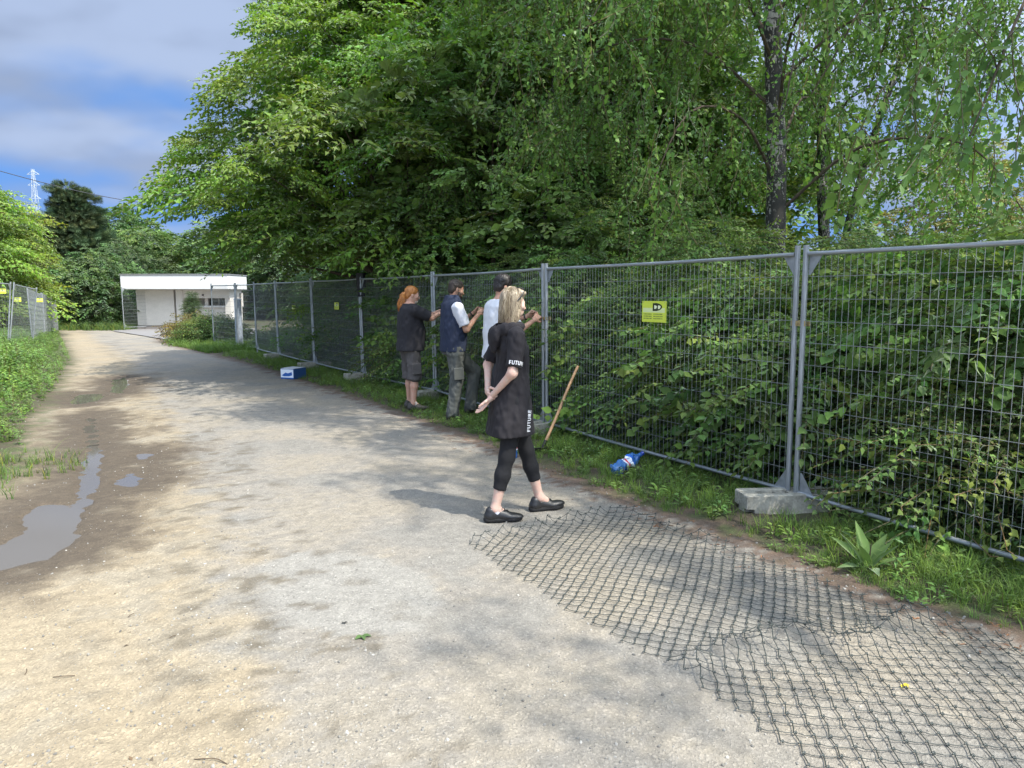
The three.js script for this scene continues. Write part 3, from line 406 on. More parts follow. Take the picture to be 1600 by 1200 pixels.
// ---------------------------------------------------------------- trees, shrubs, grass
const behind = (k, along, back) => F[k].clone().addScaledVector(fenceDir, along).addScaledVector(fenceBack, back).setY(0);
const fenceSide = (x, z) => { let b = -1e9; for (let k = 0; k + 1 < F.length; k++) { const d = F[k + 1].clone().sub(F[k]), t = ((x - F[k].x) * d.x + (z - F[k].z) * d.z) / d.lengthSq(); if ((t < 0 && k > 0) || (t > 1 && k + 2 < F.length)) continue; d.normalize(); let n = V(-d.z, 0, d.x); if (n.dot(fenceBack) < 0) n.negate(); b = Math.max(b, (x - F[k].x) * n.x + (z - F[k].z) * n.z); } return b === -1e9 ? 1 : b; };
const clearOfFence = (x, y, z, cr = 0.3) => y > 2.2 + 0.4 * cr || fenceSide(x, z) > 0.8 * cr;
// the large hornbeam over the road
broadTree({ name: 'hornbeam_tree', label: 'large dense dark green hornbeam overhanging the road and fence', at: V(-2.2, 0, -15.5), H: 12.5, base: 1.9, R: 3.6, clumps: 220, per: 112, clumpR: 1.05, flat: 0.6, color: [0.145, 0.275, 0.022], sprig: SP.horn, scale: 1.28, seed: 101, trunkR: 0.26, shape: (t) => (0.62 + 0.38 * Math.sin(Math.PI * Math.min(1, t * 1.5 + 0.08))) * (1 - 0.8 * smooth(0.25, 1, t)), inner: 0.3, keep: clearOfFence,
  extra: [[385, 405, 14.0], [410, 425, 13.8], [440, 438, 14.2], [475, 442, 14.6], [395, 365, 14.4], [430, 385, 14], [465, 405, 13.8], [500, 420, 13.6], [540, 425, 13.4], [390, 430, 15.6], [425, 445, 16.2], [375, 315, 14.6], [410, 340, 14.2], [450, 365, 13.6], [500, 390, 13.2], [340, 260, 15.4], [350, 225, 15.4]].map(([x, y, d], i) => [atZ(x, y, d), 0.75 + 0.1 * (i % 4)]) });
broadTree({ name: 'maple_shrub', label: 'light green maple shrub spilling over the fence behind the ginger-haired person', category: 'shrub', at: V(-0.3, 0, -13.2), H: 6.4, base: 0.8, R: 2.2, clumps: 70, per: 56, clumpR: 0.7, flat: 0.5, color: [0.15, 0.26, 0.05], sprig: SP.maple, seed: 102, trunkR: 0.06, stems: 4, keep: clearOfFence });
broadTree({ name: 'maple_tree', label: 'tall bright green maple standing behind the weeping birch', at: V(0.9, 0, -17.5), H: 13, base: 1.4, R: 4.0, clumps: 90, per: 120, clumpR: 1.3, flat: 0.5, color: [0.15, 0.26, 0.035], sprig: SP.maple, scale: 1.25, seed: 103, trunkR: 0.2 });
broadTree({ name: 'maple_tree', label: 'smaller maple standing low behind the white-shirted person', at: V(3.2, 0, -15.5), H: 7, base: 0.6, R: 2.8, clumps: 60, per: 100, clumpR: 1.1, flat: 0.5, color: [0.15, 0.26, 0.035], sprig: SP.maple, scale: 1.2, seed: 104, trunkR: 0.14 });
broadTree({ name: 'ash_tree', label: 'broad green tree closing the gap behind the hornbeam', at: V(-1.5, 0, -26), H: 11, base: 0.8, R: 5.2, clumps: 70, per: 80, clumpR: 1.8, flat: 0.5, color: [0.08, 0.15, 0.03], sprig: SP.far, scale: 1.1, seed: 105, trunkR: 0.25 });
// birches
birchTree({ label: 'weeping birch with thick dark cracked trunk behind the brass-clamped fence joint', at: V(2.98, 0, -8.6), H: 13, R: 3.5, strands: 5000, seed: 201, trunkR: 0.14, base: 2.6, lean: V(0.15, 0, 0), sprig: SP.birch, limbN: 44, keep: (x, y, z) => y > 6.5 || z < -8.6 || Math.abs(x - 3.0 + (z + 8.6) * 0.37) > 0.2 });
birchTree({ label: 'slimmer banded birch standing behind the weeping birch', at: V(5.3, 0, -12.3), H: 10.5, R: 2.5, strands: 2200, seed: 202, trunkR: 0.12, base: 3.2, sprig: SP.birch2 });
birchTree({ label: 'pale slender leaning birch among the upright birches', at: V(4.55, 0, -11.0), H: 9, R: 2.2, strands: 700, seed: 203, trunkR: 0.07, base: 3.6, lean: V(2.4, 0, -0.4), sprig: SP.birch2, limbN: 18 });
birchTree({ label: 'birch with larger leaves hanging over the fence panel by the dock plant', at: V(5.7, 0, -5.7), H: 11, R: 3.6, strands: 2100, seed: 204, trunkR: 0.16, base: 2.6, sprig: SP.birch2, L: 1.05, color: [0.13, 0.25, 0.05], limbN: 36 });
birchTree({ label: 'birch whose strands hang in front of the tall maple', at: V(0.6, 0, -12.8), H: 12.5, R: 3.0, strands: 2200, seed: 205, trunkR: 0.05, base: 2.8, sprig: SP.birch, limbN: 34 });
birchTree({ label: 'birch beyond the open fence end that dapples the netting', at: V(6.4, 0, -2.3), H: 10.5, R: 3.9, strands: 1200, seed: 206, trunkR: 0.13, base: 3.0, sprig: SP.birch2, limbN: 28 });
// shrubs behind the fence
const shrubKinds = {
  hazel: { name: 'hazel_shrub', sprig: SP.hazel, color: [0.15, 0.275, 0.05], per: 17, clumpR: 0.34, scale: 1.0 },
  dogwood: { name: 'dogwood_shrub', sprig: SP.dog, color: [0.135, 0.25, 0.045], per: 19, clumpR: 0.34, scale: 1.0 },
  privet: { name: 'privet_shrub', sprig: SP.small, color: [0.16, 0.27, 0.05], per: 24, clumpR: 0.3, scale: 1.15 },
  maple: { name: 'maple_sapling', sprig: SP.sap, color: [0.165, 0.285, 0.045], per: 14, clumpR: 0.34, scale: 1.0 },
};
[ // kind, joint, along, behind, height, radius, clumps, label
  ['privet', 0, 2.55, 0.62, 0.95, 0.5, 14, 'low privet with small pale leaves behind the bottom rail by the concrete foot'],
  ['dogwood', 0, 1.15, 0.85, 1.35, 0.75, 22, "knee-high dogwood tangle behind the dock plant's fence panel"],
  ['hazel', 0, 2.0, 1.55, 2.2, 0.9, 30, "hazel shrub with glossy leaves filling the dock plant's fence panel"],
  ['dogwood', 0, 0.2, 1.5, 2.3, 1.0, 30, "dogwood shrub at the open end of the dock plant's fence panel"],
  ['maple', 0, 3.1, 1.5, 2.1, 0.8, 26, 'maple sapling just behind the twin posts with the brass clamp'],
  ['hazel', 1, 0.75, 0.95, 1.35, 0.75, 24, 'hazel shrub with bright pointed leaves low in the signed panel'],
  ['maple', 1, 1.55, 1.0, 1.75, 0.75, 24, 'maple sapling under the yellow sign'],
  ['dogwood', 1, 0.7, 1.9, 2.2, 1.0, 34, 'dogwood shrub rising dark behind the signed panel'],
  ['dogwood', 1, 2.3, 1.5, 2.4, 1.0, 34, 'dogwood shrub behind the yellow sign'],
  ['hazel', 1, 3.0, 0.9, 1.7, 0.7, 22, 'hazel shrub behind the leaning wooden tool handle'],
  ['hazel', 2, 0.9, 1.1, 2.2, 0.9, 30, 'hazel shrub the white-shirted person faces'],
  ['dogwood', 2, 2.2, 1.2, 2.3, 1.0, 32, 'dogwood shrub the vest wearer faces'],
  ['maple', 2, 3.2, 0.75, 1.3, 0.6, 18, 'maple sapling between the vest wearer and the ginger-haired person'],
  ['hazel', 3, 1.2, 1.1, 2.1, 1.0, 30, 'hazel shrub the ginger-haired person faces'],
  ['dogwood', 3, 2.8, 1.1, 2.3, 1.0, 28, 'dogwood shrub near the black-wrapped post'],
  ['privet', 3, 1.9, 0.4, 0.8, 0.5, 14, 'low bright privet at the bottom rail beyond the ginger-haired person'],
  ['dogwood', 4, 1.4, 1.2, 2.2, 1.1, 26, 'dogwood shrub in shade behind the carton'],
  ['hazel', 5, 0.8, 1.1, 2.2, 1.1, 26, 'hazel shrub in shade past the carton'],
  ['dogwood', 6, 0.6, 1.1, 2.1, 1.0, 22, 'dogwood shrub in shade near the pale grey pole'],
  ['dogwood', 0, -1.4, 1.2, 2.4, 1.1, 28, 'dogwood shrub past the open end of the fence row'],
  ['hazel', 1, 1.6, 3.1, 2.3, 1.4, 34, 'tall hazel shrub below the weeping birch'],
  ['hazel', 0, 1.6, 3.2, 2.6, 1.5, 38, 'tall hazel shrub below the larger leaved birch'],
  ['dogwood', 2, 1.6, 2.8, 3.5, 1.5, 44, 'tall dogwood shrub behind the white-shirted person'],
  ['dogwood', 0, -0.6, 3.4, 2.5, 1.6, 40, 'tall dogwood shrub behind the open fence end under the birches'],
  ['dogwood', 1, -0.2, 4.6, 2.7, 1.7, 44, 'tall dogwood shrub behind the banded birch'],
].forEach(([k, j, al, bk, H, R, n, label], i) => { const s = shrubKinds[k]; broadTree({ ...s, label, category: 'shrub', group: 'shrubs behind the verge fence', at: behind(j, al, bk), H, base: 0.12, R, clumps: Math.round(n * 2.6), flat: 0.6, seed: 300 + i, trunkR: 0.015, stems: 8, inner: 0.2, keep: clearOfFence, shape: (t) => 0.75 + 0.35 * Math.sin(Math.PI * t) - 0.45 * smooth(0.6, 1, t), dv: 0.35 }); });
// far right: yellowish shrub seen under the birches
broadTree({ name: 'elder_shrub', label: 'yellowish sunlit shrub in the clearing seen under the birches', category: 'shrub', at: V(15.2, 0, -24), H: 6.6, base: 0.5, R: 3, clumps: 40, per: 40, clumpR: 1.2, color: [0.22, 0.24, 0.06], sprig: SP.far, seed: 340, trunkR: 0.1, stems: 3, mat: MLfar });
// left side
broadTree({ name: 'golden_hedge_tree', label: 'large rounded yellow-green tree behind the leaning fence row', at: V(-21.8, -0.4, -27.5), H: 7.1, base: 0.2, R: 2.7, clumps: 110, per: 70, clumpR: 1.0, color: [0.19, 0.30, 0.03], sprig: SP.horn, scale: 1.5, seed: 401, trunkR: 0.12, stems: 4, inner: 0.5, flat: 0.6 });
broadTree({ name: 'golden_hedge_tree', label: 'yellow-green shrub filling the gap behind the leaning panels', category: 'shrub', at: V(-19.6, -0.4, -21.5), H: 3.4, base: 0.1, R: 2.0, clumps: 50, per: 60, clumpR: 0.8, color: [0.16, 0.22, 0.03], sprig: SP.horn, scale: 1.4, seed: 402, trunkR: 0.07, stems: 4, inner: 0.4, flat: 0.6 });
{ // pine
  const t0 = atZ(128, 510, 46); broadTree({ name: 'pine_tree', label: 'dark blue green pine rising behind the yellow-green tree', at: V(t0.x, -0.5, t0.z), H: 8.8, base: 1.0, R: 2.6, clumps: 80, per: 60, clumpR: 1.0, flat: 0.35, color: [0.085, 0.13, 0.055], sprig: needle, scale: 1.6, seed: 403, trunkR: 0.2, inner: 0.25, shape: (t) => 1.02 - 0.85 * t, mat: leafMat(0.1, 0.1) });
}
[[150, 472, 37, 3.6, 2.4, 'green rounded shrub between the weedy bank fence and the pale building', [0.075, 0.14, 0.03]], [112, 485, 40, 2.8, 2.2, "dark green shrub at the end of the weedy bank's fence row", [0.06, 0.115, 0.03]], [196, 470, 41, 4.4, 2.6, 'leafy shrub pressed against the corner of the pale building', [0.065, 0.125, 0.03]],
  [190, 440, 56, 8.0, 3.6, 'mid green tree behind the pine', [0.08, 0.15, 0.03]], [240, 440, 52, 6.2, 3.8, 'bright green tree above the pale roof slab', [0.11, 0.20, 0.035]], [300, 440, 60, 5.6, 4.2, 'light green tree behind the pale roof, beside the hornbeam', [0.12, 0.19, 0.05]], [380, 440, 55, 7.5, 4.4, 'green tree behind the building hidden partly by the hornbeam', [0.08, 0.15, 0.03]], [470, 440, 50, 8, 4.6, 'green background tree behind the hornbeam trunk', [0.07, 0.13, 0.03]], [60, 450, 60, 7.4, 4.2, 'green background tree behind the dark pine', [0.09, 0.16, 0.03]], [-60, 450, 44, 8.6, 4.6, 'green tree behind the yellow-green tree', [0.08, 0.15, 0.03]]]
  .forEach(([px, py, d, H, R, label, color], i) => { const p = atZ(px, py, d); broadTree({ name: i < 3 ? 'roadside_shrub' : 'background_tree', label, category: i < 3 ? 'shrub' : 'tree', group: 'trees and shrubs around the bend', at: V(p.x, -0.4, p.z), H: H + 0.4, base: i < 3 ? 0.1 : 0.4, R, clumps: i < 3 ? 50 : 56, per: i < 3 ? 60 : 44, clumpR: i < 3 ? 0.9 : 1.6, color, sprig: SP.far, scale: i < 3 ? 0.85 : 1.5, seed: 420 + i, trunkR: 0.14, stems: i < 3 ? 4 : 1, mat: MLfar, flat: 0.6, inner: 0.4 }); });
{ // distant wood that closes the view: one mass
  const r = mulberry(55), list = []; for (let k = 0; k < 9000; k++) { const a = lerp(-1.25, 1.25, r()), d = 85 + 40 * r(), top = 5.5 + 3.5 * fbm2(a * 9, 3, 3) + 2 * n2(a * 30, d * 0.1); const p = V(Math.sin(a) * d, -0.6 + top * r() ** 0.6, -Math.cos(a) * d), s = 3.2 * (0.7 + 0.6 * r()); list.push({ m: new THREE.Matrix4().compose(p, facing(V(r() - 0.5, r() - 0.3, r()), r() * 6), V(s, s, s)), c: tinted([0.085, 0.14, 0.04], r, 0.35) }); }
  const im = copies('distant_wood', SP.far, MLfar, list, scene); im.userData.label = 'low distant wood closing the horizon';
}
// thuja and hedge by the building
{ const q = atZ(303, 515, 28.5).setY(0); broadTree({ name: 'thuja_tree', label: 'small dark pointed thuja in front of the pale building', category: 'conifer', at: q, H: 1.75, base: 0.05, R: 0.42, clumps: 60, per: 26, clumpR: 0.2, color: [0.055, 0.115, 0.025], sprig: SP.small, scale: 0.7, seed: 450, trunkR: 0.04, shape: (t) => 1 - 0.95 * t, mat: MLfar, inner: 0.5 });
  [[284, 537, 0.75, 0.55], [305, 540, 0.85, 0.65], [324, 541, 0.8, 0.6]].forEach(([x, y, H, R], i) => { const p = G(x, y); broadTree({ name: 'low_hedge_shrub', label: ['low shrub with reddish yellow leaves at the edge of the paved apron', 'low green shrub below the small thuja', 'low green shrub at the foot of the mesh panel by the thuja'][i], category: 'shrub', group: 'low shrubs by the building', at: V(p.x, 0, p.z - 1.0), H, base: 0.05, R, clumps: 26, per: 40, clumpR: 0.4, color: [[0.15, 0.15, 0.03], [0.10, 0.17, 0.03], [0.08, 0.15, 0.03]][i], sprig: SP.small, scale: 1.3, seed: 460 + i, trunkR: 0.02, stems: 4, mat: MLfar, flat: 0.6 }); }); }
// grass and ground cover
const MGrass = leafMat(0.35, 0.1);
const tuft = (seed, n, h, w, spread, bend) => { const r = mulberry(seed), p = [], c = [], ix = []; for (let k = 0; k < n; k++) { const a = r() * 6.28, hh = h * (0.5 + 0.7 * r()), b = bend * (0.3 + r()), o = V(Math.cos(r() * 6.28) * spread * r(), 0, Math.sin(r() * 6.28) * spread * r()), d = V(Math.cos(a), 0, Math.sin(a)), s = V(-d.z, 0, d.x), st = p.length / 3, ww = w * (0.6 + 0.8 * r()), tn = 0.75 + 0.5 * r(), dry = r() < 0.08;
  for (let i = 0; i < 4; i++) { const t = i / 3, q = o.clone().addScaledVector(d, b * hh * t * t).add(V(0, hh * (t - 0.35 * b * t * t), 0)), hw = ww * (1 - t) ** 0.7 * 0.5; for (const g of i < 3 ? [1, -1] : [0]) { p.push(q.x + s.x * hw * g, q.y, q.z + s.z * hw * g); c.push(tn * (dry ? 2.4 : 1), tn * (dry ? 1.3 : 1), tn); } }
  ix.push(...[0, 1, 2, 2, 1, 3, 2, 3, 4, 4, 3, 5, 4, 5, 6].map((v) => v + st)); } return meshFrom(p, c, ix); };
const herb = (seed, n, h, L, W) => { const r = mulberry(seed), s = new Sprays(); for (let k = 0; k < n; k++) { const a = k * 2.4 + r(), t = r(), y = h * t, o = V(Math.cos(a) * 0.04, y, Math.sin(a) * 0.04); s.leaf(o, V(Math.cos(a), 0.5 - 0.7 * t + 0.3 * r(), Math.sin(a)), V(0, 1, 0), L * (0.6 + 0.7 * r()), W * (0.6 + 0.7 * r()), 0.8 + 0.4 * r(), 0.25, true); } s.twig(V(0, 0, 0), V(0, h, 0), 0.003); return s.build(); };
const G1 = tuft(61, 12, 0.17, 0.0065, 0.05, 0.8), G2 = tuft(62, 9, 0.3, 0.008, 0.05, 0.9), W1 = herb(63, 16, 0.16, 0.085, 0.035), W2 = herb(64, 26, 0.42, 0.09, 0.045), W3 = herb(65, 12, 0.07, 0.05, 0.03);
function scatter(n, seed, sample, base, smin, smax, dv = 0.35) { const r = mulberry(seed), list = []; let tries = 0; while (list.length < n && tries++ < n * 30) { const q = sample(r); if (!q) continue; const [x, z, sc = 1] = q, h = groundAt(x, z).h, s = lerp(smin, smax, r()) * sc; list.push({ m: M4(V(x, h - 0.01, z), new THREE.Euler((r() - 0.5) * 0.3, r() * 6.28, (r() - 0.5) * 0.3), V(s, s * (0.8 + 0.4 * r()), s)), c: tinted(base, r, dv) }); } return list; }
const stuff = (name, label, g, list, mat = MGrass) => { const m = copies(name, g, mat, list, scene); m.userData.label = label; m.userData.category = 'ground cover'; return m; };
const bottleAt = G(972, 735); const footClear = (x, z) => (Math.abs(x - F[1].x + 0.06) > 0.44 || z < F[1].z - 0.16 || z > F[1].z + 0.42) && Math.hypot(x - bottleAt.x, z - bottleAt.z) > 0.2;
const verge = (r, lo = 0.12, hi = 1.1, dens = 0) => { const d = 2.2 + 26 * r() ** 2, z = -d, e = d < 27 ? 0 : 0; let x = null; for (let k = 0; k < 6; k++) { const xx = -8 + 13 * r(); const s = side(roadRight, xx, z); if (s > lo && s < hi) { x = xx; break; } } if (x === null || !footClear(x, z)) return null; const s = side(roadRight, x, z), m = fbm2(x * 1.3 + 20, z * 1.3, 3); if (r() > 0.35 + 0.9 * m + dens + 0.5 * smooth(0.1, 0.5, s)) return null; return [x, z, 0.6 + 0.5 * smooth(0.05, 0.5, s)]; };
stuff('verge_grass', 'bright short grass on the verge along the signed fence', G1, scatter(5200, 71, (r) => verge(r), [0.15, 0.25, 0.035], 0.4, 0.95));
stuff('tall_verge_grass', 'longer grass blades growing through the signed fence', G2, scatter(1500, 72, (r) => { const q = verge(r, 0.3, 1.7); return q && fenceSide(q[0], q[1]) > 0.02 ? q : null; }, [0.12, 0.21, 0.035], 0.6, 1.25));
stuff('verge_weeds', 'low broad-leaved weeds in the verge grass', W1, scatter(650, 73, (r) => verge(r, 0.12, 1.1), [0.15, 0.26, 0.045], 0.35, 0.75));
stuff('undergrowth', 'leafy undergrowth on the ground behind the signed fence', W2, scatter(2600, 74, (r) => { const q = verge(r, 0.5, 3.4, 0.4); return q && fenceSide(q[0], q[1]) > 0.3 ? q : null; }, [0.08, 0.155, 0.04], 0.6, 1.3));
const bank = (r, lo = 0.15, hi = 5) => { const z = -7.6 - 24 * r(), x = -5 - 17 * r(), s = -side(roadLeft, x, z); if (s < lo || s > hi) return null; return [x, z, (0.65 + 0.6 * smooth(0.2, 1.2, s)) * lerp(1, 0.62, smooth(-12, -18, z)) * (0.85 + 0.6 * fbm2(x * 1.1, z * 1.1, 2))]; };
stuff('bank_weeds', 'lush bright green weeds covering the bank below the leaning panels', W2, scatter(5200, 75, (r) => bank(r, 0.25, 5.5), [0.15, 0.27, 0.035], 0.55, 1.15));
stuff('bank_burdock', 'broad-leaved weeds standing among the small-leaved bank weeds', W1, scatter(420, 84, (r) => bank(r, 0.3, 5), [0.13, 0.24, 0.04], 1.2, 2.6));
stuff('bank_grass', 'bright grass between the weeds of the bank', G2, scatter(1800, 76, (r) => bank(r, 0.2, 5), [0.12, 0.21, 0.035], 0.5, 1.1));
{ const c = G(32, 745), list = scatter(190, 77, (r) => { const x = c.x - 0.25 + (r() + r() + r() - 1.5) * 0.55, z = c.z + (r() + r() - 1) * 1.1; return r() < 0.5 + 0.9 * n2(x * 2.5, z * 2.5) ? [x, z] : null; }, [0.10, 0.17, 0.03], 0.3, 0.85); stuff('grass_patch', 'thin grass patch on the sand beside the large puddle', G2, list); }
stuff('far_grass', 'sunlit grass strip in front of the low shrubs by the building', G1, scatter(900, 78, (r) => { const q = G(262 + 170 * r(), 538 + 14 * r()); const s = side(roadRight, q.x, q.z); return s > 0.05 ? [q.x, q.z, 1.2] : null; }, [0.12, 0.22, 0.03], 0.8, 1.6));
stuff('bend_grass', 'tall grass at the bend beside the pale building', G2, scatter(900, 79, (r) => [-25 + 7 * r() , -33 - 5 * r()], [0.09, 0.17, 0.03], 1.4, 2.6));
{ // brown needle litter along the road edge
  const s = new Sprays(), r = mulberry(80); for (let k = 0; k < 7; k++) { const a = r() * 6.28; s.leaf(V((r() - 0.5) * 0.06, 0.002, (r() - 0.5) * 0.06), V(Math.cos(a), 0.1 * r(), Math.sin(a)), V(0, 1, 0), 0.035 + 0.03 * r(), 0.004 + 0.006 * r(), 0.7 + 0.6 * r(), 0.05); }
  stuff('needle_litter', 'reddish brown dead needles and leaf bits along the road edge', s.build(), scatter(3600, 81, (r) => { const d = 2.2 + 16 * r() ** 1.6, z = -d; for (let k = 0; k < 8; k++) { const x = -8 + 12 * r(), q = side(roadRight, x, z) + 0.2 * fbm2(x * 1.5, z * 1.5, 2); if (q > -0.28 && q < 0.3) return [x, z]; } return null; }, [0.20, 0.10, 0.05], 0.7, 1.3, 0.5), std([1, 1, 1], 0.95, { vertexColors: true, side: THREE.DoubleSide }));
}
{ // bits of leaf and bark blown over the road
  const s = new Sprays(), r = mulberry(85); for (let k = 0; k < 3; k++) { const a = r() * 6.28; s.leaf(V((r() - 0.5) * 0.05, 0.002, (r() - 0.5) * 0.05), V(Math.cos(a), 0.15 * r(), Math.sin(a)), V(0, 1, 0), 0.012 + 0.016 * r(), 0.004 + 0.008 * r(), 0.7 + 0.6 * r(), 0.1); }
  stuff('leaf_debris', 'small dry leaf and bark bits scattered on the road', s.build(), scatter(620, 86, (r) => { const d = 2.2 + 8 * r() ** 1.4, z = -d, x = (r() - 0.5) * 1.6 * d, q = groundAt(x, z); return q.sr < -0.1 && q.pd > 0.1 && r() < 0.35 + 0.7 * n2(x * 0.8, z * 0.8) ? [x, z] : null; }, [0.11, 0.075, 0.045], 0.5, 1.3, 0.5), std([1, 1, 1], 0.95, { vertexColors: true, side: THREE.DoubleSide }));
}
{ // dock plant at the verge
  const s = new Sprays(), r = mulberry(83); for (let k = 0; k < 11; k++) { const a = k * 2.4, up = k < 6 ? 1.3 + 0.9 * r() : 0.3 + 0.4 * r(); s.leaf(V(Math.cos(a) * 0.02, 0.01, Math.sin(a) * 0.02), V(Math.cos(a), up, Math.sin(a)), V(0, 1, 0.01), 0.17 + 0.15 * r(), 0.06 + 0.02 * r(), 0.85 + 0.3 * r(), 0.15, true); }
  const p = G(1356, 892), t = thing('dock_plant', 'broad-leaved dock plant on the verge beside the concrete foot', 'plant', [p.x, groundAt(p.x, p.z).h, p.z]); part('leaves', s.build(), phys([0.11, 0.2, 0.035], 0.95, { transmission: 0.35, thickness: 0, vertexColors: true, side: THREE.DoubleSide, clearcoat: 0.2, clearcoatRoughness: 0.4 }), t); part('stalk', rod(V(0, 0, 0), V(0.01, 0.16, 0), 0.005, 0.003, 6), MBark, t); }
// ---------------------------------------------------------------- people: smooth blended fields meshed as one surface
const smin = (a, b, k) => { const h = Math.max(k - Math.abs(a - b), 0) / k; return Math.min(a, b) - h * h * k / 4; };
const cap = (a, b, ra, rb = ra, cuts) => ({ a, b, ra, rb, cuts, lo: V(Math.min(a.x - ra, b.x - rb), Math.min(a.y - ra, b.y - rb), Math.min(a.z - ra, b.z - rb)), hi: V(Math.max(a.x + ra, b.x + rb), Math.max(a.y + ra, b.y + rb), Math.max(a.z + ra, b.z + rb)) });
const ell = (c, r, q) => ({ c, r, qi: q ? q.clone().invert() : null, lo: c.clone().subScalar(Math.max(...r)), hi: c.clone().addScalar(Math.max(...r)) });
// lofted trunk: rows of [y, centre x, centre z, half width, half depth], lowest first
const loft = (rows, open) => ({ rows, open, lo: V(Math.min(...rows.map((q) => q[1] - q[3])), rows[0][0], Math.min(...rows.map((q) => q[2] - q[4]))), hi: V(Math.max(...rows.map((q) => q[1] + q[3])), rows.at(-1)[0], Math.max(...rows.map((q) => q[2] + q[4]))) });
const _q = V();
function dist(f, x, y, z) {
  let d;
  if (f.rows) { const R = f.rows; let i = 0; while (i + 2 < R.length && y > R[i + 1][0]) i++; const a = R[i], b = R[i + 1], t = clamp((y - a[0]) / (b[0] - a[0])), s = t * t * (3 - 2 * t) * 0.5 + t * 0.5, cx = lerp(a[1], b[1], t), cz = lerp(a[2], b[2], t), rx = lerp(a[3], b[3], s), rz = lerp(a[4], b[4], s);
    const u = Math.abs(x - cx) / rx, w = Math.abs(z - cz) / rz; d = ((u ** 2.5 + w ** 2.5) ** 0.4 - 1) * Math.min(rx, rz); const over = Math.max(y - R.at(-1)[0], R[0][0] - y); d = over > 0 ? Math.hypot(Math.max(d, 0), over) : f.open ? Math.max(d, over) : d; }
  else if (f.r) { _q.set(x - f.c.x, y - f.c.y, z - f.c.z); if (f.qi) _q.applyQuaternion(f.qi); const [rx, ry, rz] = f.r, k0 = Math.hypot(_q.x / rx, _q.y / ry, _q.z / rz), k1 = Math.hypot(_q.x / rx / rx, _q.y / ry / ry, _q.z / rz / rz); d = k1 < 1e-9 ? -Math.min(rx, ry, rz) : k0 * (k0 - 1) / k1; }
  else { const { a, b } = f, dx = b.x - a.x, dy = b.y - a.y, dz = b.z - a.z, t = clamp(((x - a.x) * dx + (y - a.y) * dy + (z - a.z) * dz) / (dx * dx + dy * dy + dz * dz + 1e-12)); d = Math.hypot(x - a.x - dx * t, y - a.y - dy * t, z - a.z - dz * t) - lerp(f.ra, f.rb, t); }
  if (f.cuts) for (const [p, n] of f.cuts) d = Math.max(d, (x - p.x) * n.x + (y - p.y) * n.y + (z - p.z) * n.z);
  return d;
}
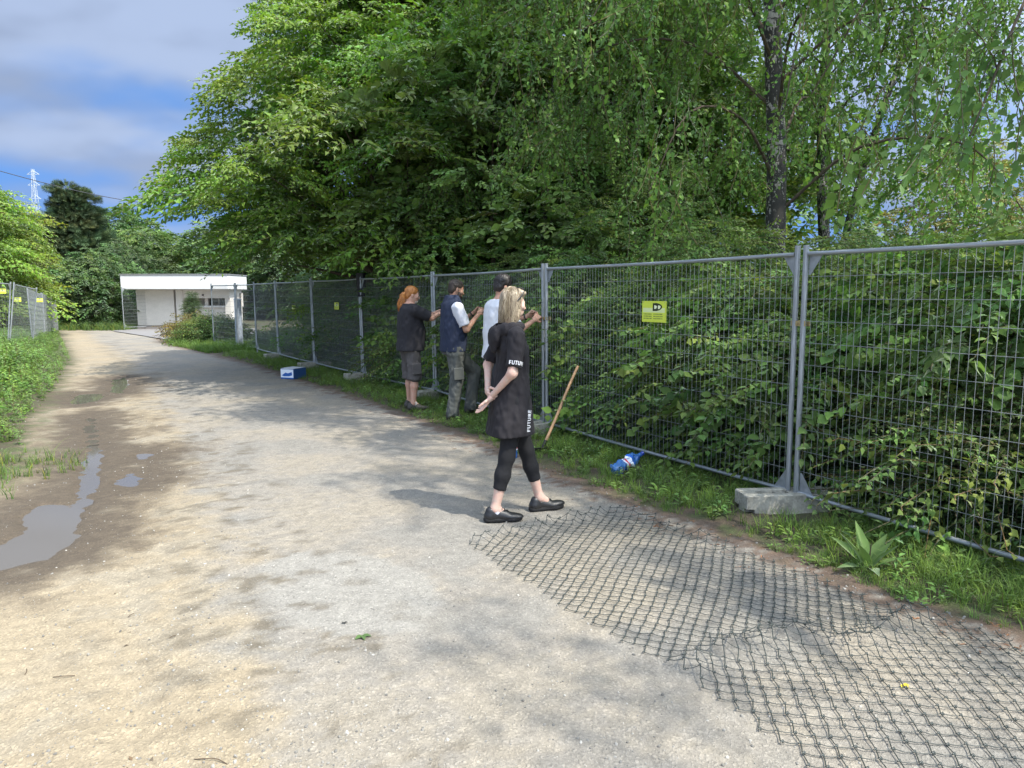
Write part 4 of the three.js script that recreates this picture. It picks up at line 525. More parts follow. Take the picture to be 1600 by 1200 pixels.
function skinMesh(prims, { h = 0.011, k = 0.03, cuts = [], wave = 0, freq = 14, minus = [] } = {}) {   // surface nets
  const lo = prims.reduce((m, f) => m.min(f.lo), V(9, 9, 9)).subScalar(3 * h + wave), hi = prims.reduce((m, f) => m.max(f.hi), V(-9, -9, -9)).addScalar(3 * h + wave);
  const nx = Math.ceil((hi.x - lo.x) / h) + 1, ny = Math.ceil((hi.y - lo.y) / h) + 1, nz = Math.ceil((hi.z - lo.z) / h) + 1, F = new Float32Array(nx * ny * nz).fill(0.2), m = k + 3 * h + wave;
  for (const f of prims) { const kk = f.k ?? k, i0 = Math.max(0, Math.floor((f.lo.x - m - lo.x) / h)), i1 = Math.min(nx - 1, Math.ceil((f.hi.x + m - lo.x) / h)), j0 = Math.max(0, Math.floor((f.lo.y - m - lo.y) / h)), j1 = Math.min(ny - 1, Math.ceil((f.hi.y + m - lo.y) / h)), l0 = Math.max(0, Math.floor((f.lo.z - m - lo.z) / h)), l1 = Math.min(nz - 1, Math.ceil((f.hi.z + m - lo.z) / h));
    for (let l = l0; l <= l1; l++) for (let j = j0; j <= j1; j++) for (let i = i0; i <= i1; i++) { const o = (l * ny + j) * nx + i; F[o] = smin(F[o], dist(f, lo.x + i * h, lo.y + j * h, lo.z + l * h), kk); } }
  for (let l = 0; l < nz; l++) for (let j = 0; j < ny; j++) for (let i = 0; i < nx; i++) { const o = (l * ny + j) * nx + i; if (Math.abs(F[o]) > 0.06) continue; const x = lo.x + i * h, y = lo.y + j * h, z = lo.z + l * h; if (wave) F[o] += wave * (n3(x * freq, y * freq * 0.38, z * freq) + 0.5 * n3(x * freq * 2.3, y * freq * 1.3, z * freq * 2.3)); for (const f of minus) F[o] = Math.max(F[o], -dist(f, x, y, z)); for (const [p, n] of cuts) F[o] = Math.max(F[o], (x - p.x) * n.x + (y - p.y) * n.y + (z - p.z) * n.z); }
  for (const [p, n] of cuts) for (let l = 0; l < nz; l++) for (let j = 0; j < ny; j++) for (let i = 0; i < nx; i++) { const o = (l * ny + j) * nx + i; F[o] = Math.max(F[o], (lo.x + i * h - p.x) * n.x + (lo.y + j * h - p.y) * n.y + (lo.z + l * h - p.z) * n.z); }
  const id = new Int32Array(nx * ny * nz).fill(-1), pos = [], ix = [], E = [[0, 1], [2, 3], [4, 5], [6, 7], [0, 2], [1, 3], [4, 6], [5, 7], [0, 4], [1, 5], [2, 6], [3, 7]], v = new Float32Array(8);
  const sx = 1, sy = nx, sz = nx * ny;
  for (let l = 0; l + 1 < nz; l++) for (let j = 0; j + 1 < ny; j++) for (let i = 0; i + 1 < nx; i++) { const o = l * sz + j * sy + i; let c = 0; for (let q = 0; q < 8; q++) { v[q] = F[o + (q & 1) * sx + (q >> 1 & 1) * sy + (q >> 2) * sz]; if (v[q] < 0) c++; } if (!c || c === 8) continue;
    let x = 0, y = 0, z = 0, n = 0; for (const [a, b] of E) if (v[a] < 0 !== v[b] < 0) { const t = v[a] / (v[a] - v[b]); x += lerp(a & 1, b & 1, t); y += lerp(a >> 1 & 1, b >> 1 & 1, t); z += lerp(a >> 2, b >> 2, t); n++; } id[o] = pos.length / 3; pos.push(lo.x + (i + x / n) * h, lo.y + (j + y / n) * h, lo.z + (l + z / n) * h); }
  const quad = (a, b, c, d, flip) => { if (a < 0 || b < 0 || c < 0 || d < 0) return; flip ? ix.push(a, c, b, b, c, d) : ix.push(a, b, c, c, b, d); };
  for (let l = 1; l + 1 < nz; l++) for (let j = 1; j + 1 < ny; j++) for (let i = 1; i + 1 < nx; i++) { const o = l * sz + j * sy + i, s = F[o] < 0; if (s !== F[o + sx] < 0) quad(id[o - sy - sz], id[o - sz], id[o - sy], id[o], !s); if (s !== F[o + sy] < 0) quad(id[o - sx - sz], id[o - sz], id[o - sx], id[o], s); if (s !== F[o + sz] < 0) quad(id[o - sx - sy], id[o - sy], id[o - sx], id[o], !s); }
  const g = new THREE.BufferGeometry(); g.setAttribute('position', new THREE.Float32BufferAttribute(pos, 3)); g.setIndex(ix); g.computeVertexNormals(); return g;
}
const joinSkin = (list) => { const p = [], n = [], ix = []; for (const g of list) { const o = p.length / 3; for (const v of g.attributes.position.array) p.push(v); for (const v of g.attributes.normal.array) n.push(v); for (const v of g.index.array) ix.push(v + o); } const g = new THREE.BufferGeometry(); g.setAttribute('position', new THREE.Float32BufferAttribute(p, 3)); g.setAttribute('normal', new THREE.Float32BufferAttribute(n, 3)); const c = []; for (let i = 0; i < p.length; i += 3) { const b = n3(p[i] * 24, p[i + 1] * 24, p[i + 2] * 24), f = n3(p[i] * 90, p[i + 1] * 90, p[i + 2] * 90); c.push(1 + 0.05 * b + 0.05 * f, 1 - 0.07 * b + 0.05 * f, 1 - 0.09 * b + 0.05 * f); } g.setAttribute('color', new THREE.Float32BufferAttribute(c, 3)); g.setIndex(ix); return g; };
/* head: centre c, turn q; faces +z. Height about 0.23 */
function headPrims(c, q, s = 1) {
  const P = (x, y, z) => V(x * s, y * s, z * s).applyQuaternion(q).add(c), e = (x, y, z, a, b, d) => ell(P(x, y, z), [a * s, b * s, d * s], q), k = (f, v) => ({ ...f, k: v });
  return [e(0, 0.035, -0.012, 0.074, 0.085, 0.094), k(e(0, -0.03, 0.02, 0.060, 0.080, 0.068), 0.03), k(e(0, -0.075, 0.045, 0.036, 0.032, 0.036), 0.03), k(e(0, 0.012, 0.074, 0.045, 0.012, 0.014), 0.02), k(cap(P(0, 0.0, 0.082), P(0, -0.033, 0.103), 0.008 * s, 0.012 * s), 0.012), k(e(0, -0.036, 0.092, 0.016, 0.008, 0.010), 0.01), k(e(0, -0.062, 0.083, 0.024, 0.006, 0.010), 0.008), k(e(0, -0.073, 0.080, 0.021, 0.007, 0.010), 0.008),
    k(e(0.042, -0.022, 0.06, 0.024, 0.022, 0.022), 0.02), k(e(-0.042, -0.022, 0.06, 0.024, 0.022, 0.022), 0.02), k(e(0.075, -0.008, -0.008, 0.008, 0.030, 0.018), 0.008), k(e(-0.075, -0.008, -0.008, 0.008, 0.030, 0.018), 0.008)];
}
const eyeHoles = (c, q, s = 1) => [-1, 1].map((g) => ell(V(g * 0.030 * s, 0.001, 0.086 * s).applyQuaternion(q).add(c), [0.013 * s, 0.007 * s, 0.012 * s], q));
/* hand: wrist, direction of the fingers, direction the palm faces, thumb side +1 or -1, curls of the fingers */
function handPrims(w, f, n, thumb, curl = 0.4, s = 1, tc = 0.3) {
  f = f.clone().normalize(); n = n.clone().addScaledVector(f, -n.dot(f)).normalize(); const l = f.clone().cross(n).multiplyScalar(thumb), P = (a, b, c) => w.clone().addScaledVector(f, a * s).addScaledVector(l, b * s).addScaledVector(n, c * s), out = [], K = (g, k) => ({ ...g, k });
  out.push(K(cap(P(-0.03, 0, 0), P(0.02, 0, 0), 0.022 * s, 0.024 * s), 0.01));
  for (let i = 0; i < 4; i++) out.push(K(cap(P(0.01, (1.5 - i) * 0.011, 0), P(0.088 - Math.abs(i - 1.2) * 0.004, (1.5 - i) * 0.0195, 0.002), 0.0145 * s, 0.0105 * s), 0.010));
  out.push(K(cap(P(0.02, 0.022, 0.006), P(0.05, 0.022, 0.010), 0.015 * s, 0.012 * s), 0.01));
  const len = [[0.042, 0.025, 0.02], [0.046, 0.028, 0.021], [0.043, 0.026, 0.02], [0.034, 0.02, 0.018]];
  for (let i = 0; i < 4; i++) { let p = P(0.088 - Math.abs(i - 1.2) * 0.004, (1.5 - i) * 0.0195, 0.002), a = 0; const cu = Array.isArray(curl) ? curl[i] : curl * (0.85 + 0.12 * i); len[i].forEach((L, j) => { a += cu * [0.9, 1.1, 0.8][j]; const q = p.clone().addScaledVector(f, Math.cos(a) * L * s).addScaledVector(n, Math.sin(a) * L * s).addScaledVector(l, (1.5 - i) * 0.002 * s); out.push(K(cap(p, q, (0.0092 - j * 0.0008) * s, (0.0086 - j * 0.0010) * s), 0.004)); p = q; }); }
  let p = P(0.022, 0.026, 0.008); const d0 = f.clone().multiplyScalar(0.62).addScaledVector(l, 0.72).addScaledVector(n, 0.25 + tc * 0.6).normalize(), d1 = f.clone().multiplyScalar(0.85).addScaledVector(l, 0.25 - tc * 0.5).addScaledVector(n, 0.25 + tc).normalize();
  for (const [d, L, r] of [[d0, 0.042, 0.0125], [d1, 0.032, 0.0105], [d1, 0.024, 0.0095]]) { const q = p.clone().addScaledVector(d, L * s); out.push(K(cap(p, q, r * s, r * 0.9 * s), 0.006)); p = q; }
  return out;
}
const MSkin = (r, g, b) => phys([r, g, b], 0.58, { specularIntensity: 0.6, vertexColors: true });
// loose strands over the solid hair: rows of [height, radius, back offset] from crown to tips
function hairStrands(seed, n, rows, P, gap, colors, parent, rad = 0.0011) { const r = mulberry(seed), pos = [], col = [], ix = []; for (let k = 0; k < n; k++) { const a = gap + (6.283 - 2 * gap) * r(), m = 4 + Math.floor(r() * (rows.length - 3)), pts = rows.slice(0, Math.min(rows.length, m + 1)).map(([y, q, z], i) => { const w = a + (r() - 0.5) * 0.12 + 0.1 * Math.sin(i + k), e = q * (1.0 + 0.035 * r()); return P(Math.sin(w) * e, y - 0.012 * r(), Math.cos(w) * e + z); }); const g = new THREE.TubeGeometry(new THREE.CatmullRomCurve3(pts), 8, rad, 3, false), o = pos.length / 3, t = r(); for (const v of g.attributes.position.array) pos.push(v); for (let i = 0; i < g.attributes.position.count; i++) for (let c = 0; c < 3; c++) col.push(lerp(colors[0][c], colors[1][c], t)); for (const v of g.index.array) ix.push(v + o); }
  part('hair_strands', meshFrom(pos, col, ix), phys([1, 1, 1], 0.45, { vertexColors: true }), parent).userData.kind = 'stuff'; }
const clothTex = dataTex(128, (i, j) => 0.5 + 0.22 * Math.sin(i * 0.79) * Math.sin(j * 0.79) + 0.25 * (tileBark(i / 2, j / 2) - 0.5));
const MCloth = (c, rough = 0.92) => phys(c, rough, { sheen: 0.2, sheenRoughness: 0.6, sheenColor: lin(...c.map((v) => Math.min(1, v * 1.5 + 0.01))) });
function hairMesh(prims, opts, colors, seed, c, q) { const g = skinMesh(prims, opts), p = g.attributes.position, col = new Float32Array(p.count * 3), v = V(), qi = q.clone().invert(); for (let i = 0; i < p.count; i++) { v.set(p.getX(i), p.getY(i), p.getZ(i)).sub(c).applyQuaternion(qi); const a = Math.atan2(v.x, v.z), s = clamp(0.45 + 0.4 * n3(a * 5 + seed, v.y * 5, seed) + 0.5 * n3(a * 22, v.y * 7, seed + 3)); for (let k = 0; k < 3; k++) col[i * 3 + k] = lerp(colors[0][k], colors[1][k], s); } g.setAttribute('color', new THREE.BufferAttribute(col, 3)); return g; }
const yaw = (y, p = 0, r = 0) => new THREE.Quaternion().setFromEuler(new THREE.Euler(p, y, r, 'YXZ'));
const shoePrims = (ankle, dir, L = 0.27, low = 0.035, w = 0.042) => { const d = V(dir.x, 0, dir.z).normalize(), P = (a, y) => V(ankle.x, 0, ankle.z).addScaledVector(d, a).setY(y), up = dir.y ?? 0, Q = yaw(Math.atan2(d.x, d.z)); return [cap(P(-0.042, 0.035), P(-0.036, 0.075), w * 0.84, w * 0.80), ...[[-0.03, 0.040, 0.9, 0.034], [0.02, 0.038, 0.84, 0.036], [0.07, 0.034, 0.95, 0.034], [0.115, 0.029, 1.05, 0.029], [L - 0.11, 0.025 + up, 0.92, 0.024]].map(([a, y, f, h]) => ell(P(a, y), [w * f, h, 0.052], Q)), cap(P(-0.01, 0.068), P(0.075, 0.050), w * 0.72, w * 0.62)]; };
const solePlane = (y) => [[V(0, y, 0), V(0, -1, 0)]];
function person({ label, pos, turn, skin, J, scale = 1 }) { const t = thing('person', label, 'person', pos, turn); t.scale.setScalar(scale); return t; }
const eyes = (t, c, q, s = 1) => { for (const g of [-1, 1]) { const e = part('eye', new THREE.SphereGeometry(0.0115 * s, 12, 10), std([0.7, 0.68, 0.65], 0.25), t); e.position.copy(V(g * 0.030 * s, 0.001 * s, 0.077 * s).applyQuaternion(q).add(c)); const i = part('iris', new THREE.SphereGeometry(0.006 * s, 10, 8), std([0.03, 0.022, 0.015], 0.2), e); i.position.copy(V(0, 0, 0.0068 * s).applyQuaternion(q)); } };
const ARM = (sh, el, wr, f = 1) => [cap(sh, el, 0.046 * f, 0.037 * f), cap(el, wr, 0.036 * f, 0.023 * f)];
const along = (a, b, t) => a.clone().lerp(b, t), unit = (a, b) => b.clone().sub(a).normalize();
{ // ------- woman in the black hooded dress, hands clasped behind her back (her right side is towards the camera)
  const foot = G(806, 806), t = person({ label: 'woman in long black hooded T-shirt and leggings, hands clasped behind her back', pos: [foot.x - 0.02, 0.004, foot.z], turn: 1.87 });
  const hc = V(0.0, 1.585, 0.0), hq = yaw(0.16, 0.06), rs = V(-0.165, 1.365, -0.02), re = V(-0.205, 1.10, -0.07), rw = V(-0.055, 0.925, -0.175), ls = V(0.165, 1.365, -0.02), le = V(0.225, 1.12, -0.13), lw = V(0.055, 0.955, -0.18);
  const rh = V(-0.085, 0.87, -0.01), lh = V(0.085, 0.87, 0.0), rk = V(-0.085, 0.475, -0.075), lk = V(0.08, 0.475, 0.13), ra = V(-0.085, 0.09, -0.165), la = V(0.075, 0.10, 0.235);
  const trunk = [[0.84, 0, -0.01, 0.155, 0.105], [0.95, 0, -0.015, 0.150, 0.10], [1.08, 0, -0.01, 0.122, 0.088], [1.22, 0, -0.005, 0.138, 0.098], [1.34, 0, -0.02, 0.150, 0.085], [1.41, 0, -0.025, 0.10, 0.06]];
  const sk = MSkin(0.60, 0.40, 0.32);
  const bodyG = skinMesh([loft(trunk), cap(V(0, 1.38, -0.02), hc.clone().add(V(0, -0.06, -0.02)), 0.05, 0.047), ...ARM(rs, re, rw, 0.9), ...ARM(ls, le, lw, 0.9), cap(rh, rk, 0.075, 0.05), cap(rk, along(rk, ra, 0.35), 0.047, 0.047), cap(along(rk, ra, 0.35), ra, 0.047, 0.032), cap(ra, ra.clone().add(V(0, -0.03, 0.05)), 0.033, 0.03), cap(lh, lk, 0.075, 0.05), cap(lk, along(lk, la, 0.35), 0.047, 0.047), cap(along(lk, la, 0.35), la, 0.047, 0.032), cap(la, la.clone().add(V(0, -0.03, 0.05)), 0.033, 0.03)], { h: 0.010 });
  const head = skinMesh([...headPrims(hc, hq, 0.9), cap(hc.clone().add(V(0, -0.05, -0.03)), hc.clone().add(V(0, -0.13, -0.03)), 0.05, 0.05)], { h: 0.0042, k: 0.02, minus: eyeHoles(hc, hq, 0.9) });
  const handR = skinMesh(handPrims(rw.clone().addScaledVector(unit(re, rw), 0.012), V(0.22, -0.78, -0.42), V(0.35, 0.1, -0.9), -1, 0.28, 0.92, 0.1), { h: 0.0034, k: 0.006 });
  const handL = skinMesh(handPrims(lw.clone().addScaledVector(unit(le, lw), 0.01), V(-0.86, -0.42, -0.12), V(-0.2, 0.2, 0.95), 1, 0.85, 0.9, 0.5), { h: 0.0034, k: 0.006 });
  part('body', joinSkin([bodyG, head, handR, handL]), sk, t); eyes(t, hc, hq, 0.9);
  const black = MCloth([0.015, 0.013, 0.016]), sleeve = (s, e) => { const end = along(s, e, 0.86), n = unit(s, e); return cap(s, e, 0.061, 0.058, [[end, n]]); };
  const dressRows = [[0.63, 0, -0.03, 0.20, 0.172], [0.78, 0, -0.025, 0.188, 0.155], [0.95, 0, -0.018, 0.170, 0.130], [1.10, 0, -0.012, 0.148, 0.112], [1.23, 0, -0.005, 0.152, 0.114], [1.34, 0, -0.018, 0.160, 0.096], [1.405, 0, -0.025, 0.135, 0.078], [1.44, 0, -0.02, 0.075, 0.062]];
  const dressPrims = [loft(dressRows), sleeve(rs, re), sleeve(ls, le)];
  const dress = part('dress', skinMesh(dressPrims, { h: 0.0085, k: 0.035, wave: 0.008, freq: 10, cuts: [[V(0, 0.632, 0), V(0, -1, 0.06)]], minus: [cap(V(0, 1.37, -0.005), V(0, 1.6, 0.01), 0.058, 0.075)] }), black, t);
  // hood lying on the shoulders and back
  const hood = []; for (let k = 0; k < 14; k++) { const a = -2.5 + 5.0 * k / 13, bk = (1 + Math.cos(a)) / 2; hood.push(ell(V(Math.sin(a) * 0.092, 1.425 - 0.035 * bk, -0.035 - Math.cos(a) * 0.075), [0.042, 0.032 + 0.02 * bk, 0.040])); } hood.push(ell(V(0, 1.345, -0.145), [0.085, 0.075, 0.042]), ell(V(0, 1.275, -0.150), [0.05, 0.045, 0.026]));
  part('hood', skinMesh(hood, { h: 0.007, k: 0.025, wave: 0.006, freq: 16, minus: [cap(V(0, 1.36, -0.02), V(0, 1.6, 0.01), 0.055, 0.08), ell(V(0, 1.43, -0.10), [0.055, 0.04, 0.035])] }), black, dress);
  const legging = MCloth([0.010, 0.010, 0.012]); const cutL = (k, a) => [[along(k, a, 0.63), unit(k, a)]];
  part('leggings', skinMesh([loft([[0.80, 0, -0.01, 0.165, 0.118], [0.92, 0, -0.01, 0.158, 0.112]]), cap(rh, rk, 0.084, 0.058), cap(rk, along(rk, ra, 0.35), 0.056, 0.055), cap(along(rk, ra, 0.35), ra, 0.055, 0.040, cutL(rk, ra)), cap(lh, lk, 0.084, 0.058), cap(lk, along(lk, la, 0.35), 0.056, 0.055), cap(along(lk, la, 0.35), la, 0.055, 0.040, cutL(lk, la))], { h: 0.009, k: 0.03, wave: 0.002, freq: 14 }), legging, t);
  const MShoe = phys([0.014, 0.014, 0.015], 0.42, { clearcoat: 0.15 }), MSole = std([0.010, 0.010, 0.011], 0.8), rd = V(-0.15, 0, 1), ld = V(0.05, 0.012, 1);
  for (const [a, d] of [[ra, rd], [la, ld]]) { const s = part('shoe', skinMesh(shoePrims(a, d, 0.27, 0.042, 0.043), { h: 0.0045, k: 0.02, cuts: solePlane(0.016), minus: [cap(V(a.x, 0.085, a.z), V(a.x, 0.16, a.z), 0.034, 0.04)] }), MShoe, t); const dd = V(d.x, 0, d.z).normalize(), q = (x) => V(a.x, 0.012, a.z).addScaledVector(dd, x); part('sole', skinMesh([cap(q(-0.05), q(0.02), 0.038, 0.034), cap(q(0.02), q(0.125), 0.034, 0.044), cap(q(0.125), q(0.17).setY(0.016), 0.044, 0.034)], { h: 0.005, k: 0.02, cuts: [[V(0, 0.026, 0), V(0, 1, 0)], ...solePlane(0.0)] }), MSole, s); for (let k = 0; k < 3; k++) { const c = q(0.045 + k * 0.022); part('lace', tube([c.clone().add(V(-0.025, 0.075 - k * 0.008, 0)), c.clone().add(V(0, 0.085 - k * 0.010, 0.004)), c.clone().add(V(0.025, 0.075 - k * 0.008, 0))], 0.0028, 6, 5), MSole, s); } }
  part('sock', skinMesh([cap(ra.clone().add(V(0, 0.022, 0)), ra.clone().add(V(0, -0.03, 0.01)), 0.0375, 0.038)], { h: 0.005, k: 0.01, cuts: [[ra.clone().add(V(0, 0.018, 0)), V(0, 1, 0)]] }), MCloth([0.55, 0.55, 0.6]), t);
  const HS = 0.91, P = (x, y, z) => V(x * HS, y * HS, z * HS).applyQuaternion(hq).add(hc), he = (x, y, z, a, b, c) => ell(P(x, y, z), [a * HS, b * HS, c * HS], hq), hp = [he(0, 0.041, -0.018, 0.081, 0.088, 0.096), he(0, -0.03, -0.058, 0.072, 0.095, 0.056), he(0.062, -0.02, -0.02, 0.022, 0.10, 0.05), he(-0.062, -0.02, -0.02, 0.022, 0.10, 0.05), he(0.07, -0.085, 0.002, 0.018, 0.06, 0.03), he(-0.07, -0.085, 0.002, 0.018, 0.062, 0.03), he(0, -0.09, -0.075, 0.062, 0.06, 0.036), he(0.03, 0.085, 0.045, 0.05, 0.03, 0.045), he(-0.03, 0.085, 0.045, 0.05, 0.03, 0.045)];
  const hairPart = part('hair', hairMesh(hp, { h: 0.0052, k: 0.02, wave: 0.0035, freq: 38, minus: [he(0, -0.045, 0.075, 0.060, 0.085, 0.075)] }, [[0.50, 0.415, 0.29], [0.13, 0.088, 0.055]], 5, hc, hq), phys([1, 1, 1], 0.45, { vertexColors: true, sheen: 0.2 }), t);
  hairStrands(31, 420, [[0.136, 0.02, -0.015], [0.118, 0.058, -0.018], [0.08, 0.079, -0.02], [0.03, 0.089, -0.02], [-0.03, 0.091, -0.022], [-0.085, 0.089, -0.026], [-0.125, 0.084, -0.03], [-0.15, 0.08, -0.034]], P, 0.95, [[0.55, 0.46, 0.32], [0.12, 0.08, 0.05]], hairPart);
  const MG2 = phys([0.008, 0.008, 0.009], 0.12, { clearcoat: 1 }), gl = part('sunglasses', tube([P(-0.092, 0.02, -0.01), P(-0.088, 0.07, 0.03), P(-0.06, 0.108, 0.062), P(0, 0.115, 0.075), P(0.06, 0.108, 0.062), P(0.088, 0.07, 0.03), P(0.092, 0.02, -0.01)], 0.0045, 30, 6), MG2, t); for (const g of [-1, 1]) { const l = part('lens', new THREE.SphereGeometry(1, 14, 10).scale(0.030, 0.022, 0.007), MG2, gl); l.quaternion.copy(hq).multiply(yaw(g * 0.45, -0.9)); l.position.copy(P(g * 0.036, 0.118, 0.066)); }
  // white lettering on sleeve and hem, laid on the cloth
  const lettering = (text, font, cv) => { const c = document.createElement('canvas'); c.width = cv[0]; c.height = cv[1]; const x = c.getContext('2d'); x.fillStyle = '#000'; x.fillRect(0, 0, ...cv); x.fillStyle = '#fff'; x.font = font; x.textAlign = 'center'; x.textBaseline = 'middle'; x.fillText(text, cv[0] / 2, cv[1] / 2, cv[0] * 0.97); const T = new THREE.CanvasTexture(c); return T; };
  const fieldAt = (p) => { let d = 0.5; for (const f of dressPrims) d = smin(d, dist(f, p.x, p.y, p.z), 0.035); return d + 0.008 * (n3(p.x * 10, p.y * 3.8, p.z * 10) + 0.5 * n3(p.x * 23, p.y * 13, p.z * 23)); };
  const patch = (c, right, up, w, h, tex) => { const out = right.clone().cross(up).normalize(), p = [], uv = [], ix = [], nu = 24, nv = 12; for (let j = 0; j <= nv; j++) for (let i = 0; i <= nu; i++) { const q = c.clone().addScaledVector(right, (i / nu - 0.5) * w).addScaledVector(up, (j / nv - 0.5) * h).addScaledVector(out, 0.2); for (let s = 0; s < 60; s++) { const d = fieldAt(q) - 0.0035; if (d < 0.0003) break; q.addScaledVector(out, -d * 0.8); } p.push(q.x, q.y, q.z); uv.push(i / nu, j / nv); if (i < nu && j < nv) { const a = j * (nu + 1) + i; ix.push(a, a + 1, a + nu + 1, a + 1, a + nu + 2, a + nu + 1); } } const g = new THREE.BufferGeometry(); g.setAttribute('position', new THREE.Float32BufferAttribute(p, 3)); g.setAttribute('uv', new THREE.Float32BufferAttribute(uv, 2)); g.setIndex(ix); g.computeVertexNormals(); return g; };
  const print = (tex) => std([0.75, 0.75, 0.77], 0.8, { alphaMap: tex, transparent: true, side: THREE.DoubleSide });
  const sc = along(rs, re, 0.74), up = unit(re, rs), sr = V(0.0, 0, 1).addScaledVector(up, -up.z).normalize();
  const sp = part('lettering', patch(sc.clone().addScaledVector(sr, 0.01), sr, up, 0.118, 0.046, 0), print(lettering('FUTURE', 'bold 84px sans-serif', [300, 100])), dress); sp.userData.label = 'white word FUTURE on the sleeve';
  const hu = V(0, 0, -1), hr = V(0, 1, 0.10).normalize(); part('lettering', patch(V(-0.12, 0.745, 0.070), hr, hu.clone().addScaledVector(hr, -hu.dot(hr)).normalize(), 0.165, 0.05, 0), print(lettering('FUTURE', 'bold 84px sans-serif', [300, 100])), dress).userData.label = 'white word FUTURE running up from the hem';
}
function man({ label, pos, turn, skin, tone, hc, hq, J, trunk, top, topRows, topSleeve, topWave, extra, bottom, bottomOff = 0.02, bottomEnd, belt, shoe, hair, hands, hs = 1, armF = 1 }) {
  const t = person({ label, pos, turn }), { rs, re, rw, ls, le, lw, rh, rk, ra, lh, lk, la } = J, neck = V(0, trunk.at(-1)[0] - 0.02, trunk.at(-1)[2]);
  const leg = (h, k, a, o, cuts) => [cap(h, k, 0.085 + o, 0.056 + o, null), cap(k, along(k, a, 0.35), 0.054 + o, 0.056 + o), cap(along(k, a, 0.35), a, 0.056 + o, 0.036 + o)].map((f) => ({ ...f, cuts }));
  const bodyG = skinMesh([loft(trunk), cap(neck, hc.clone().add(V(0, -0.07, -0.02)), 0.062, 0.058), ...ARM(rs, re, rw, 1.1 * armF), ...ARM(ls, le, lw, 1.1 * armF), ...leg(rh, rk, ra, 0), ...leg(lh, lk, la, 0), cap(ra, ra.clone().add(V(0, -0.035, 0.06)), 0.036, 0.034), cap(la, la.clone().add(V(0, -0.035, 0.06)), 0.036, 0.034)], { h: 0.012 });
  const head = skinMesh([...headPrims(hc, hq, hs), cap(hc.clone().add(V(0, -0.05, -0.03)), hc.clone().add(V(0, -0.14, -0.03)), 0.06, 0.06)], { h: 0.0055, k: 0.02, minus: eyeHoles(hc, hq, hs) });
  const hr = skinMesh(handPrims(rw, hands.r[0], hands.r[1], -1, hands.r[2], 1.05, 0.6), { h: 0.0042, k: 0.006 }), hl = skinMesh(handPrims(lw, hands.l[0], hands.l[1], 1, hands.l[2], 1.05, 0.6), { h: 0.0042, k: 0.006 });
  part('body', joinSkin([bodyG, head, hr, hl]), skin, t); eyes(t, hc, hq, hs);
  const sleeve = (s, e, r, u) => cap(s, e, r, r * 0.92, [[along(s, e, u), unit(s, e)]]);
  for (const w of top) part(w.name, skinMesh([loft(w.rows), ...(w.sleeve ? [sleeve(rs, re, w.sleeve[0], w.sleeve[1]), sleeve(ls, le, w.sleeve[0], w.sleeve[1])] : [])], { h: 0.010, k: 0.04, wave: 0.007, freq: 9, cuts: [[V(0, w.rows[0][0] + 0.004, 0), V(0, -1, 0)]], minus: [cap(neck.clone().add(V(0, -0.02, 0.01)), neck.clone().add(V(0, 0.3, 0.03)), 0.068, 0.09), ...(w.minus ? w.minus(rs, ls) : [])] }), MCloth(w.color), t);
  const cut = (k, a, u) => [[along(k, a, u), unit(k, a)]], o = bottomOff, wv = bottom.wave ?? 0.008;
  const pl = (h, k, a) => bottom.short ? [cap(h, k, 0.09 + o, 0.07 + o), cap(k, a, 0.072 + o, 0.072 + o, cut(k, a, bottom.short))] : [cap(h, k, 0.09 + o, 0.062 + o), cap(k, a, 0.062 + o, 0.055 + o, cut(k, a, 1.06)), cap(a, a.clone().add(V(0, -0.04, 0)), 0.055 + o, 0.06 + o, [[a.clone().add(V(0, -0.045, 0)), V(0, -1, 0)]])];
  const tr = part(bottom.name, skinMesh([loft(belt), ...pl(rh, rk, ra), ...pl(lh, lk, la)], { h: 0.010, k: 0.03, wave: wv, freq: 11 }), MCloth(bottom.color), t);
  if (bottom.pocket) for (const [h, k, g] of [[rh, rk, -1], [lh, lk, 1]]) { const c = along(h, k, 0.72).add(V(g * (0.085 + o), 0, 0)), p = part('cargo_pocket', box(0.03, 0.16, 0.14, 0, 0, 0, 0.012), MCloth(bottom.color), tr); p.position.copy(c); p.quaternion.setFromUnitVectors(V(0, -1, 0), unit(h, k)); }
  for (const [a, d] of [[ra, shoe.rd], [la, shoe.ld]]) { const y = a.y - 0.095, g = skinMesh(shoePrims(V(a.x, 0, a.z), d, 0.29, 0.042, 0.046), { h: 0.006, k: 0.03, cuts: solePlane(0.0), minus: shoe.open ? [cap(V(a.x, 0.085, a.z), V(a.x, 0.2, a.z).addScaledVector(d, 0.02), 0.04, 0.05)] : [] }); g.translate(0, y, 0); part(shoe.name, g, std(shoe.color, 0.7), t); if (shoe.sock) part('sock', skinMesh([cap(a.clone().add(V(0, 0.03, 0)), a.clone().add(V(0, -0.03, 0.03)), 0.041, 0.042)], { h: 0.006, k: 0.01, cuts: [[a.clone().add(V(0, 0.026, 0)), V(0, 1, 0)]] }), MCloth(shoe.sock), t); }
  hair(t, (x, y, z) => V(x * hs, y * hs, z * hs).applyQuaternion(hq).add(hc), (x, y, z, a, b, c) => ell(V(x * hs, y * hs, z * hs).applyQuaternion(hq).add(hc), [a * hs, b * hs, c * hs], hq), hc, hq);
  return t;
}
